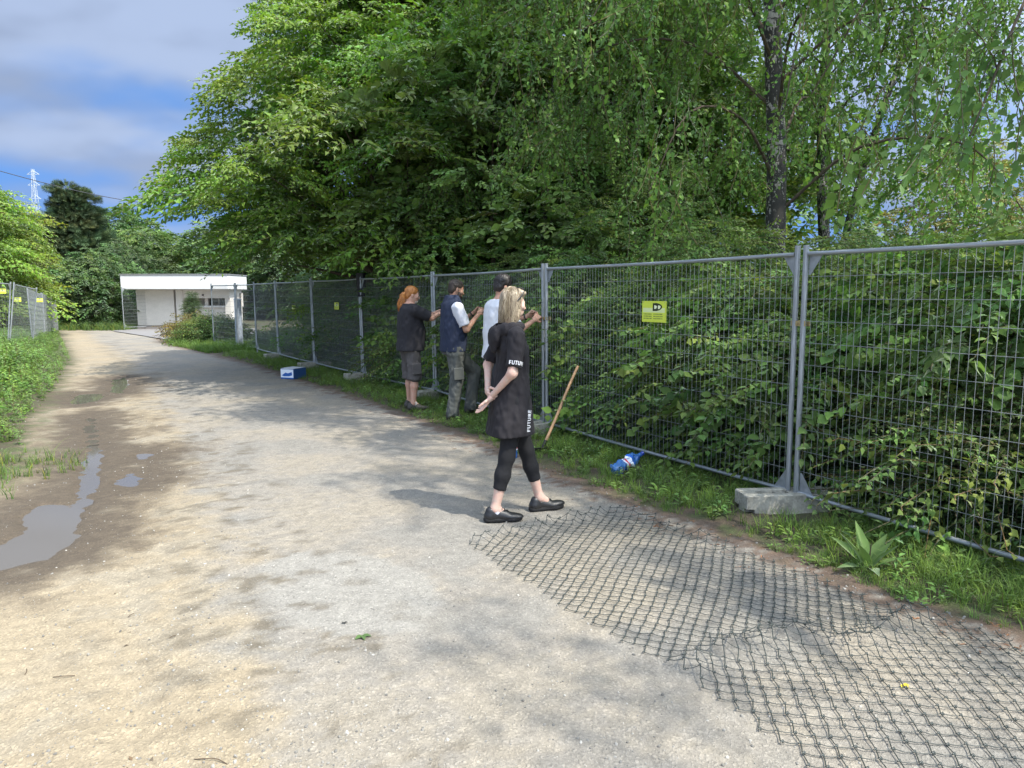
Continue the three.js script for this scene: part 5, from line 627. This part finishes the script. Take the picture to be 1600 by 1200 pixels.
{ // ------- navy vest
  const foot = G(700, 657).addScaledVector(fenceBack, 0.09), hc = V(0.0, 1.70, 0.05), hq = yaw(-0.05, 0.22), e = null;
  const trunk = [[0.90, 0, -0.01, 0.165, 0.115], [1.05, 0, -0.005, 0.165, 0.125], [1.2, 0, 0, 0.172, 0.13], [1.36, 0, 0, 0.185, 0.122], [1.48, 0, -0.01, 0.19, 0.10], [1.56, 0, -0.01, 0.11, 0.07]];
  man({ label: 'man in navy vest over white T-shirt and grey trousers, hands raised to the fence', pos: [foot.x, 0.02, foot.z], turn: 1.98, skin: MSkin(0.42, 0.235, 0.16), hc, hq, hs: 1.02,
    J: { rs: V(-0.20, 1.47, 0.0), re: V(-0.235, 1.19, 0.10), rw: V(-0.12, 1.38, 0.31), ls: V(0.20, 1.47, 0.0), le: V(0.24, 1.25, 0.16), lw: V(0.10, 1.40, 0.33), rh: V(-0.095, 0.92, -0.01), rk: V(-0.11, 0.50, 0.0), ra: V(-0.12, 0.10, -0.06), lh: V(0.095, 0.92, 0.0), lk: V(0.11, 0.60, 0.34), la: V(0.08, 0.14, 0.26) },
    trunk, top: [{ name: 'tshirt', rows: trunk.map(([y, x, z, a, b]) => [y, x, z, a + 0.012, b + 0.012]), sleeve: [0.075, 0.80], color: [0.62, 0.63, 0.68] }, { name: 'vest', rows: [[0.89, 0, -0.005, 0.202, 0.158], [1.05, 0, 0, 0.205, 0.165], [1.2, 0, 0, 0.21, 0.168], [1.36, 0, 0, 0.212, 0.152], [1.50, 0, -0.01, 0.20, 0.128], [1.59, 0, -0.01, 0.13, 0.095], [1.63, 0, -0.012, 0.088, 0.085]], color: [0.016, 0.024, 0.052], minus: (r, l) => [cap(r.clone().add(V(-0.005, -0.06, 0.02)), r.clone().add(V(-0.2, -0.06, 0.05)), 0.088), cap(l.clone().add(V(0.005, -0.06, 0.02)), l.clone().add(V(0.2, -0.06, 0.05)), 0.088)] }],
    bottom: { name: 'trousers', color: [0.085, 0.09, 0.082], pocket: true, wave: 0.011 }, bottomOff: 0.022, belt: [[0.86, 0, -0.01, 0.178, 0.135], [1.0, 0, -0.005, 0.178, 0.135]],
    shoe: { name: 'boot', color: [0.03, 0.028, 0.025], rd: V(-0.2, 0, 1), ld: V(0.1, 0, 1) }, hands: { r: [V(0.3, 0.75, 0.6), V(0.6, 0.1, 0.6), 1.0], l: [V(-0.3, 0.7, 0.65), V(-0.6, 0.1, 0.6), 1.0] },
    hair(t, P, he, c, q) { part('hair', hairMesh([he(0, 0.048, -0.018, 0.082, 0.085, 0.098), he(0, -0.01, -0.06, 0.07, 0.07, 0.05)], { h: 0.006, k: 0.02, wave: 0.003, freq: 50, minus: [he(0, -0.03, 0.08, 0.08, 0.10, 0.075), he(0, -0.11, -0.06, 0.1, 0.05, 0.1)] }, [[0.02, 0.014, 0.011], [0.045, 0.03, 0.02]], 2, c, q), phys([1, 1, 1], 0.6, { vertexColors: true }), t); part('beard', hairMesh([he(0, -0.082, 0.05, 0.046, 0.034, 0.042), he(0.05, -0.05, 0.03, 0.018, 0.045, 0.03), he(-0.05, -0.05, 0.03, 0.018, 0.045, 0.03)], { h: 0.005, k: 0.015, wave: 0.003, freq: 60, minus: [he(0, -0.066, 0.09, 0.022, 0.010, 0.02)] }, [[0.03, 0.02, 0.015], [0.06, 0.04, 0.03]], 3, c, q), phys([1, 1, 1], 0.7, { vertexColors: true }), t); const b = part('watch', new THREE.TorusGeometry(0.032, 0.009, 8, 20), std([0.02, 0.02, 0.02], 0.4), t); b.position.set(0.115, 1.385, 0.305); b.lookAt(t.localToWorld(V(0.24, 1.25, 0.16))); } });
}
{ // ------- ginger ponytail
  const foot = G(632, 642).addScaledVector(fenceBack, 0.10), hc = V(0.0, 1.63, 0.05), hq = yaw(-0.25, 0.12);
  const trunk = [[0.88, 0, -0.0, 0.18, 0.135], [1.02, 0, 0.025, 0.19, 0.165], [1.16, 0, 0.02, 0.188, 0.16], [1.32, 0, 0.0, 0.185, 0.135], [1.43, 0, -0.01, 0.185, 0.105], [1.51, 0, -0.005, 0.11, 0.075]];
  man({ label: 'person with long ginger ponytail, black T-shirt and grey shorts, arms stretched to the fence', pos: [foot.x, 0.02, foot.z], turn: 2.08, skin: MSkin(0.52, 0.30, 0.215), hc, hq, hs: 1.0,
    J: { rs: V(-0.205, 1.42, 0.01), re: V(-0.235, 1.31, 0.25), rw: V(-0.13, 1.40, 0.47), ls: V(0.205, 1.42, 0.01), le: V(0.23, 1.26, 0.24), lw: V(0.10, 1.38, 0.46), rh: V(-0.10, 0.90, 0), rk: V(-0.115, 0.48, 0.02), ra: V(-0.12, 0.10, -0.01), lh: V(0.10, 0.90, 0), lk: V(0.12, 0.48, 0.03), la: V(0.13, 0.10, 0.03) },
    trunk, top: [{ name: 'tshirt', rows: [[0.84, 0, 0.0, 0.222, 0.185], ...trunk.slice(1).map(([y, x, z, a, b]) => [y, x, z, a + 0.024, b + 0.024])], sleeve: [0.085, 0.82], color: [0.018, 0.017, 0.021] }],
    bottom: { name: 'shorts', color: [0.085, 0.078, 0.075], pocket: true, short: 0.10, wave: 0.010 }, bottomOff: 0.02, belt: [[0.84, 0, 0, 0.188, 0.145], [0.95, 0, 0.01, 0.195, 0.155]],
    shoe: { name: 'sandal', color: [0.05, 0.045, 0.04], rd: V(-0.25, 0, 1), ld: V(0.2, 0, 1), open: true, sock: [0.42, 0.38, 0.36] }, hands: { r: [V(0.2, 0.35, 0.9), V(0.5, -0.4, 0.5), 0.9], l: [V(-0.2, 0.35, 0.9), V(-0.5, -0.4, 0.5), 0.9] },
    hair(t, P, he, c, q) { const m = phys([1, 1, 1], 0.5, { vertexColors: true }), col = [[0.50, 0.20, 0.045], [0.24, 0.085, 0.02]]; part('hair', hairMesh([he(0, 0.045, -0.018, 0.083, 0.086, 0.099), he(0, -0.01, -0.06, 0.072, 0.07, 0.05)], { h: 0.006, k: 0.02, wave: 0.003, freq: 40, minus: [he(0, -0.03, 0.085, 0.08, 0.10, 0.075), he(0, -0.11, -0.05, 0.1, 0.05, 0.1)] }, col, 7, c, q), m, t); const pt = part('ponytail', hairMesh([he(0, 0.0, -0.115, 0.036, 0.036, 0.04), cap(P(0, -0.02, -0.13), P(0.0, -0.16, -0.145), 0.038, 0.048), cap(P(0, -0.15, -0.145), P(0, -0.29, -0.13), 0.048, 0.018)], { h: 0.006, k: 0.02, wave: 0.007, freq: 26 }, col, 8, c, q), m, t); hairStrands(32, 160, [[-0.01, 0.02, -0.125], [-0.05, 0.042, -0.13], [-0.1, 0.049, -0.14], [-0.15, 0.052, -0.145], [-0.2, 0.045, -0.14], [-0.25, 0.034, -0.135], [-0.31, 0.018, -0.13]], P, 0, col, pt, 0.0018); part('beard', hairMesh([he(0, -0.088, 0.05, 0.042, 0.036, 0.040)], { h: 0.005, k: 0.015, wave: 0.003, freq: 50 }, [[0.55, 0.5, 0.44], [0.4, 0.3, 0.22]], 9, c, q), m, t); part('hair_tie', new THREE.TorusGeometry(0.03, 0.008, 8, 16).translate(0, 0, 0), std([0.03, 0.02, 0.02], 0.8), t).position.copy(P(0, -0.005, -0.115)); } });
}
{ // ------- white shirt, behind the woman
  const foot = G(800, 679).addScaledVector(fenceBack, -0.2), hc = V(0.0, 1.72, 0.08), hq = yaw(0.05, 0.3);
  const trunk = [[0.92, 0, -0.01, 0.165, 0.115], [1.07, 0, 0, 0.165, 0.125], [1.22, 0, 0.005, 0.172, 0.13], [1.38, 0, 0.01, 0.185, 0.122], [1.50, 0, 0.01, 0.19, 0.10], [1.58, 0, 0.02, 0.11, 0.07]];
  man({ label: 'dark-haired man in white T-shirt half hidden behind the woman, forearms at the fence joint', pos: [foot.x, 0.02, foot.z], turn: 1.98, skin: MSkin(0.47, 0.27, 0.19), hc, hq, hs: 1.03,
    J: { rs: V(-0.20, 1.49, 0.02), re: V(-0.24, 1.22, 0.17), rw: V(-0.15, 1.34, 0.40), ls: V(0.20, 1.49, 0.02), le: V(0.24, 1.27, 0.20), lw: V(0.06, 1.38, 0.41), rh: V(-0.095, 0.93, -0.01), rk: V(-0.11, 0.51, 0.02), ra: V(-0.12, 0.10, -0.02), lh: V(0.095, 0.93, 0), lk: V(0.11, 0.51, 0.06), la: V(0.12, 0.10, 0.05) },
    trunk, top: [{ name: 'tshirt', rows: [[0.90, 0, -0.005, 0.20, 0.155], ...trunk.slice(1).map(([y, x, z, a, b]) => [y, x, z, a + 0.022, b + 0.022])], sleeve: [0.08, 0.8], color: [0.66, 0.67, 0.70] }],
    bottom: { name: 'trousers', color: [0.03, 0.032, 0.038], wave: 0.009 }, bottomOff: 0.018, belt: [[0.87, 0, -0.01, 0.178, 0.135], [1.0, 0, -0.005, 0.178, 0.135]],
    shoe: { name: 'shoe', color: [0.03, 0.03, 0.03], rd: V(-0.2, 0, 1), ld: V(0.1, 0, 1) }, hands: { r: [V(0.25, 0.6, 0.75), V(0.6, 0.1, 0.6), 1.1], l: [V(-0.2, 0.6, 0.75), V(-0.6, 0.1, 0.6), 1.1] },
    hair(t, P, he, c, q) { part('hair', hairMesh([he(0, 0.055, -0.018, 0.09, 0.095, 0.105), he(0, -0.01, -0.06, 0.075, 0.075, 0.055)], { h: 0.006, k: 0.02, wave: 0.006, freq: 34, minus: [he(0, -0.03, 0.085, 0.08, 0.10, 0.075), he(0, -0.12, -0.06, 0.1, 0.05, 0.1)] }, [[0.012, 0.010, 0.010], [0.03, 0.022, 0.018]], 12, c, q), phys([1, 1, 1], 0.5, { vertexColors: true }), t); const b = part('watch', new THREE.TorusGeometry(0.032, 0.009, 8, 20), std([0.02, 0.02, 0.02], 0.4), t); b.position.set(0.075, 1.37, 0.395); b.lookAt(t.localToWorld(V(0.24, 1.27, 0.20))); } });
}
// ---------------------------------------------------------------- chain-link netting lying on the road
const MNet = phys([0.035, 0.044, 0.040], 0.5, { clearcoat: 0.2, clearcoatRoughness: 0.4 });
function netting(poly, origin, dir, cell, seed, label, lift) {   // square cells, wires hooked at every crossing
  const r = mulberry(seed), u = dir.clone().normalize(), w = V(-u.z, 0, u.x), pos = [], ix = [], nodes = new Map();
  const flat = (i, j) => { let x = origin.x + (u.x * i + w.x * j) * cell, z = origin.z + (u.z * i + w.z * j) * cell; const a = 0.022 * n2(x * 0.6 + seed, z * 0.6), b = 0.022 * n2(x * 0.6, z * 0.6 - seed); return [x + a + 0.005 * n2(x * 6, z * 6 + seed), z + b + 0.005 * n2(x * 6 + 9, z * 6)]; };
  const node = (i, j) => { const k = i + ',' + j; if (!nodes.has(k)) { const [x, z] = flat(i, j), inside = inPoly(poly, x + 0.02 * n2(x * 9, z * 9), z); nodes.set(k, inside ? V(x, groundAt(x, z).h + 0.006 + Math.max(0, lift(x, z)) + 0.006 * r(), z) : null); } return nodes.get(k); };
  const strand = (pts, RAD = 0.0025) => { for (let s = 0; s + 1 < pts.length; s++) { const a = pts[s], b = pts[s + 1], d = b.clone().sub(a).normalize(), e = d.clone().cross(V(0, 1, 0)).normalize(), f = e.clone().cross(d), o = pos.length / 3; for (const q of [a, b]) for (let k = 0; k < 4; k++) { const c = Math.cos(k * 1.5708) * RAD, g = Math.sin(k * 1.5708) * RAD; pos.push(q.x + e.x * c + f.x * g, q.y + e.y * c + f.y * g, q.z + e.z * c + f.z * g); } for (let k = 0; k < 4; k++) { const l = (k + 1) % 4; ix.push(o + k, o + l, o + 4 + k, o + l, o + 4 + l, o + 4 + k); } } };
  const N = 85;
  for (let i = -N; i <= N; i++) for (let j = -N; j <= N; j++) { const a = node(i, j); if (!a) continue;
    for (const [di, dj] of [[1, 0], [0, 1]]) { let b = node(i + di, j + dj); const loose = !b; if (loose) { if (r() < 0.4) continue; b = a.clone().add(V(u.x * di + w.x * dj, 0, u.z * di + w.z * dj).multiplyScalar(cell * (0.3 + 0.3 * r()))).add(V((r() - 0.5) * 0.03, 0.01 * r(), (r() - 0.5) * 0.03)); }
      const d = b.clone().sub(a), n = V(-d.z, 0, d.x), sg = dj ? 0.07 : 0.02, hk = 0.05 * ((i + j) & 1 ? 1 : -1); const at = (t, s, y) => a.clone().addScaledVector(d, t).addScaledVector(n, s).add(V(0, y, 0));
      strand([at(0, 0, 0.004), at(0.12, hk, 0.001), at(0.5, sg * (0.7 + 0.6 * r()), 0), at(0.88, -hk, 0.001), at(1, 0, 0.004)], di ? 0.0024 : 0.0018); }
    const g = [a.clone().add(V(-0.006, 0.003, 0.004)), a.clone().add(V(0.005, 0.007, -0.003)), a.clone().add(V(0.002, 0.002, 0.007))]; strand(g, 0.0031); }
  const g = new THREE.BufferGeometry(); g.setAttribute('position', new THREE.Float32BufferAttribute(pos, 3)); g.setIndex(ix); g.computeVertexNormals();
  return single('chain_link_netting', g, MNet, label, 'netting', 'netting spread on the road');
}
{
  const pA = line([[726, 850], [790, 832], [860, 812], [930, 800], [975, 798], [1060, 828], [1140, 856], [1230, 888], [1330, 925], [1420, 962], [1330, 1012], [1250, 985], [1140, 1012], [1062, 1050], [985, 1012], [900, 968], [820, 912], [760, 872]]);
  const pB = line([[1048, 1046], [1135, 1000], [1250, 972], [1340, 990], [1415, 950], [1470, 960], [1600, 1012], [1900, 1130], [2050, 1340], [1500, 1340], [1330, 1255], [1262, 1200], [1170, 1130], [1096, 1082]]);
  const o1 = G(975, 1005), d1 = G(1032, 881).sub(o1), o2 = G(1380, 1190), d2 = G(1296, 1044).sub(o2), seam = line([[1060, 1050], [1140, 1012], [1250, 984], [1340, 1010], [1425, 962]]), topE = line([[735, 850], [860, 814], [970, 800], [1130, 856]]);
  const near = (pl, x, z) => { let b = 9; for (let i = 0; i + 1 < pl.length; i++) { const [ax, az] = pl[i], [bx, bz] = pl[i + 1], dx = bx - ax, dz = bz - az, t = clamp(((x - ax) * dx + (z - az) * dz) / (dx * dx + dz * dz)); b = Math.min(b, Math.hypot(ax + dx * t - x, az + dz * t - z)); } return b; };
  netting(pA, o1, d1, 0.059, 3, 'dark chain-link netting spread flat behind the woman\'s feet', (x, z) => 0.004 * n2(x * 2.2, z * 2.2) + 0.05 * Math.exp(-((near(topE, x, z) / 0.10) ** 2)) * (0.6 + n2(x * 6, z * 6)) + 0.03 * Math.exp(-((near(seam, x, z) / 0.07) ** 2)));
  netting(pB, o2, d2, 0.065, 8, 'second dark chain-link netting overlapping the first, beside the verge', (x, z) => 0.004 * n2(x * 2 + 5, z * 2) + 0.06 * Math.exp(-((near(seam, x, z) / 0.09) ** 2)) * (0.7 + 0.8 * n2(x * 7, z * 7)));
}
// ---------------------------------------------------------------- tool leaning on the fence
{ const foot = G(850, 708), top = (() => { const n = fenceBack, d = ray(903, 572), o = F[2].clone().addScaledVector(n, -0.04), t = o.sub(camera.position).dot(n) / d.dot(n); return camera.position.clone().addScaledVector(d, t); })();
  const t = thing('hoe', 'hoe with plain wooden handle leaning on the mesh fence', 'hoe', [foot.x, 0, foot.z]), b = V(0, 0.09, 0), e = top.clone().sub(V(foot.x, 0, foot.z)), woodT = dataTex(128, (i, j) => { const v = 0.75 + 0.3 * (tileBark(i / 2, j / 30) - 0.5) + 0.15 * (tileBark(i, j / 9 + 3) - 0.5); return [v, v * 0.96, v * 0.9]; });
  part('handle', taper([b, b.clone().lerp(e, 0.33).add(V(0.004, 0, 0)), b.clone().lerp(e, 0.7).add(V(-0.004, 0, 0.003)), e], 0.0165, 0.0150, 16, 10), std([0.60, 0.37, 0.20], 0.65, { map: woodT }), t);
  const MI = std([0.045, 0.04, 0.038], 0.6, { metalness: 0.5 }), d = e.clone().sub(b).normalize(); part('socket', rod(b.clone().addScaledVector(d, -0.07), b.clone().addScaledVector(d, 0.05), 0.016, 0.019, 10), MI, t); part('neck', tube([b.clone().addScaledVector(d, -0.06), V(-0.03, 0.035, 0.01), V(-0.02, 0.045, 0.05)], 0.008, 8, 6), MI, t); const bl = part('blade', box(0.20, 0.075, 0.006, 0, 0, 0, 0.002), MI, t); bl.position.set(-0.02, 0.045, 0.055); bl.rotation.set(0.5, 0.1, 0); }
// ---------------------------------------------------------------- bottles, carton, leaves
const labelTex = (() => { const c = document.createElement('canvas'); c.width = 128; c.height = 64; const x = c.getContext('2d'); x.fillStyle = '#e8eef6'; x.fillRect(0, 0, 128, 64); x.fillStyle = '#1c5fc0'; x.fillRect(0, 0, 128, 14); x.fillStyle = '#d8323a'; x.fillRect(0, 40, 128, 10); x.beginPath(); x.arc(40, 28, 11, 0, 7); x.fill(); const t = new THREE.CanvasTexture(c); t.colorSpace = THREE.SRGBColorSpace; return t; })();
function bottle(label, p, q, crush, len) {
  const t = thing('plastic_bottle', label, 'bottle', [p.x, p.y, p.z]); t.quaternion.copy(q); const prof = [[0.001, 0], [0.034, 0.002], [0.042, 0.015], [0.043, 0.09], [0.039, 0.10], [0.043, 0.11], [0.043, 0.2], [0.036, 0.235], [0.016, 0.275], [0.0135, 0.30]], s = len / 0.315;
  const dent = (g) => { const a = g.attributes.position; for (let i = 0; i < a.count; i++) { const x = a.getX(i), y = a.getY(i), z = a.getZ(i), k = crush * (n3(x * 18, y * 14, z * 18) + 0.6 * n3(x * 40, y * 30, z * 40)) * smooth(0.3, 0.2, y / s); a.setXYZ(i, x * (1 + k), y + 0.01 * crush * n3(x * 9, y * 9, z * 9), z * (1 - k * 0.8) * (1 - 0.35 * crush)); } g.computeVertexNormals(); return g; };
  const lathe = (pr) => { const pts = []; for (let k = 0; k + 1 < pr.length; k++) for (let m = 0; m < 4; m++) pts.push(new THREE.Vector2(lerp(pr[k][0], pr[k + 1][0], m / 4) * s, lerp(pr[k][1], pr[k + 1][1], m / 4) * s)); pts.push(new THREE.Vector2(pr.at(-1)[0] * s, pr.at(-1)[1] * s)); return new THREE.LatheGeometry(pts, 26); };
  part('body', dent(lathe(prof)), phys([0.10, 0.30, 0.72], 0.12, { transmission: 0.55, thickness: 0, side: THREE.DoubleSide }), t); part('label', dent(lathe([[0.0445, 0.112], [0.0445, 0.195]])), std([1, 1, 1], 0.5, { map: labelTex, side: THREE.DoubleSide }), t);
  part('cap', new THREE.CylinderGeometry(0.0165 * s, 0.0165 * s, 0.022 * s, 18).translate(0, 0.308 * s, 0), std([0.02, 0.05, 0.30], 0.45), t); part('neck_ring', new THREE.TorusGeometry(0.016 * s, 0.0022 * s, 6, 20).rotateX(Math.PI / 2).translate(0, 0.288 * s, 0), std([0.03, 0.08, 0.35], 0.5), t);
}
{ const a = G(958, 748), b = atZ(992, 712, -G(985, 728).z + 0.1), d = V(0.25, 0.10, -0.17).normalize(); bottle('crumpled blue plastic bottle lying in the grass against the bottom rail', V(a.x, 0.07, a.z), new THREE.Quaternion().setFromUnitVectors(V(0, 1, 0), d), 0.5, 0.38);
  const c = G(803, 716); bottle('upright blue bottle with red and white label behind the woman\'s legs', V(c.x, 0.0, c.z), yaw(0.4, 0.04), 0.12, 0.26); }
{ const p = G(456, 592), t = thing('carton', 'blue and white cardboard carton on the road edge by the fence', 'carton', [p.x, 0.0, p.z - 0.12], 0.5), c = document.createElement('canvas'); c.width = 128; c.height = 96; const x = c.getContext('2d'); x.fillStyle = '#e6ebf2'; x.fillRect(0, 0, 128, 96); x.fillStyle = '#2b5da6'; x.beginPath(); x.moveTo(10, 62); x.lineTo(48, 34); x.lineTo(74, 40); x.lineTo(112, 26); x.lineTo(116, 58); x.lineTo(84, 70); x.lineTo(30, 72); x.closePath(); x.fill(); x.fillRect(0, 84, 128, 12); const T = new THREE.CanvasTexture(c); T.colorSpace = THREE.SRGBColorSpace;
  const w = 0.31, h = 0.20, d = 0.40, MB = std([0.03, 0.10, 0.28], 0.75), MWt = std([0.66, 0.69, 0.74], 0.8); part('box_body', box(w, h, d, 0, h / 2 + 0.004, 0, 0.006), MB, t); const f = part('printed_end', new THREE.PlaneGeometry(w - 0.014, h - 0.014), std([1, 1, 1], 0.75, { map: T }), t); f.position.set(0, h / 2 + 0.004, d / 2 + 0.003); for (const g of [-1, 1]) { const l = part('lid_flap', box(w / 2 - 0.003, 0.005, d - 0.02, 0, 0, 0), MWt, t); l.position.set(g * (w / 4), h + 0.009, 0); l.rotation.z = g * 0.03; } t.rotation.y = -0.35; }
function fallenLeaf(px, py, color, label, s) { const p = G(px, py), S = new Sprays(); for (let k = 0; k < 3; k++) S.leaf(V(0, 0, 0), V(Math.cos(k * 1.1), 0.1, Math.sin(k * 1.1)), V(0.2, 1, 0.1), s, s * 0.55, 0.9 + 0.1 * k, 0.2, true); const m = single('fallen_leaf', S.build(), phys(color, 0.9, { vertexColors: true, side: THREE.DoubleSide }), label, 'leaf'); m.position.set(p.x, groundAt(p.x, p.z).h + 0.006, p.z); }
fallenLeaf(566, 996, [0.06, 0.11, 0.03], 'small green fallen leaf cluster on the bare road', 0.045); fallenLeaf(1411, 1071, [0.55, 0.42, 0.03], 'small yellow fallen leaf on the netting', 0.03); fallenLeaf(538, 974, [0.03, 0.03, 0.025], 'tiny dark leaf scrap on the road beside the green one', 0.018);
{ const r = mulberry(91), MT = std([0.10, 0.07, 0.045], 0.9); [[40, 1048, 0.06], [100, 1060, 0.09], [330, 1194, 0.13], [205, 965, 0.04], [270, 1000, 0.03]].forEach(([x, y, L], i) => { const p = G(x, y), a = r() * 3, m = single('fallen_twig', tube([V(-L / 2, 0, 0), V(-L * 0.1, 0.006, L * 0.08), V(L / 2, 0.002, -L * 0.03)], 0.0018, 6, 5), MT, ['tiny brown twig on the sand beside a longer one', 'straight brown twig on the bare sand', 'curved longer twig where sand meets the grey road', 'short dark twig between the puddle and the tyre marks', 'smallest dark twig at the edge of the gritty patch'][i], 'twig', 'twigs on the sand'); m.position.set(p.x, groundAt(p.x, p.z).h + 0.004, p.z); m.rotation.y = a; }); }
renderer.render(scene, camera);
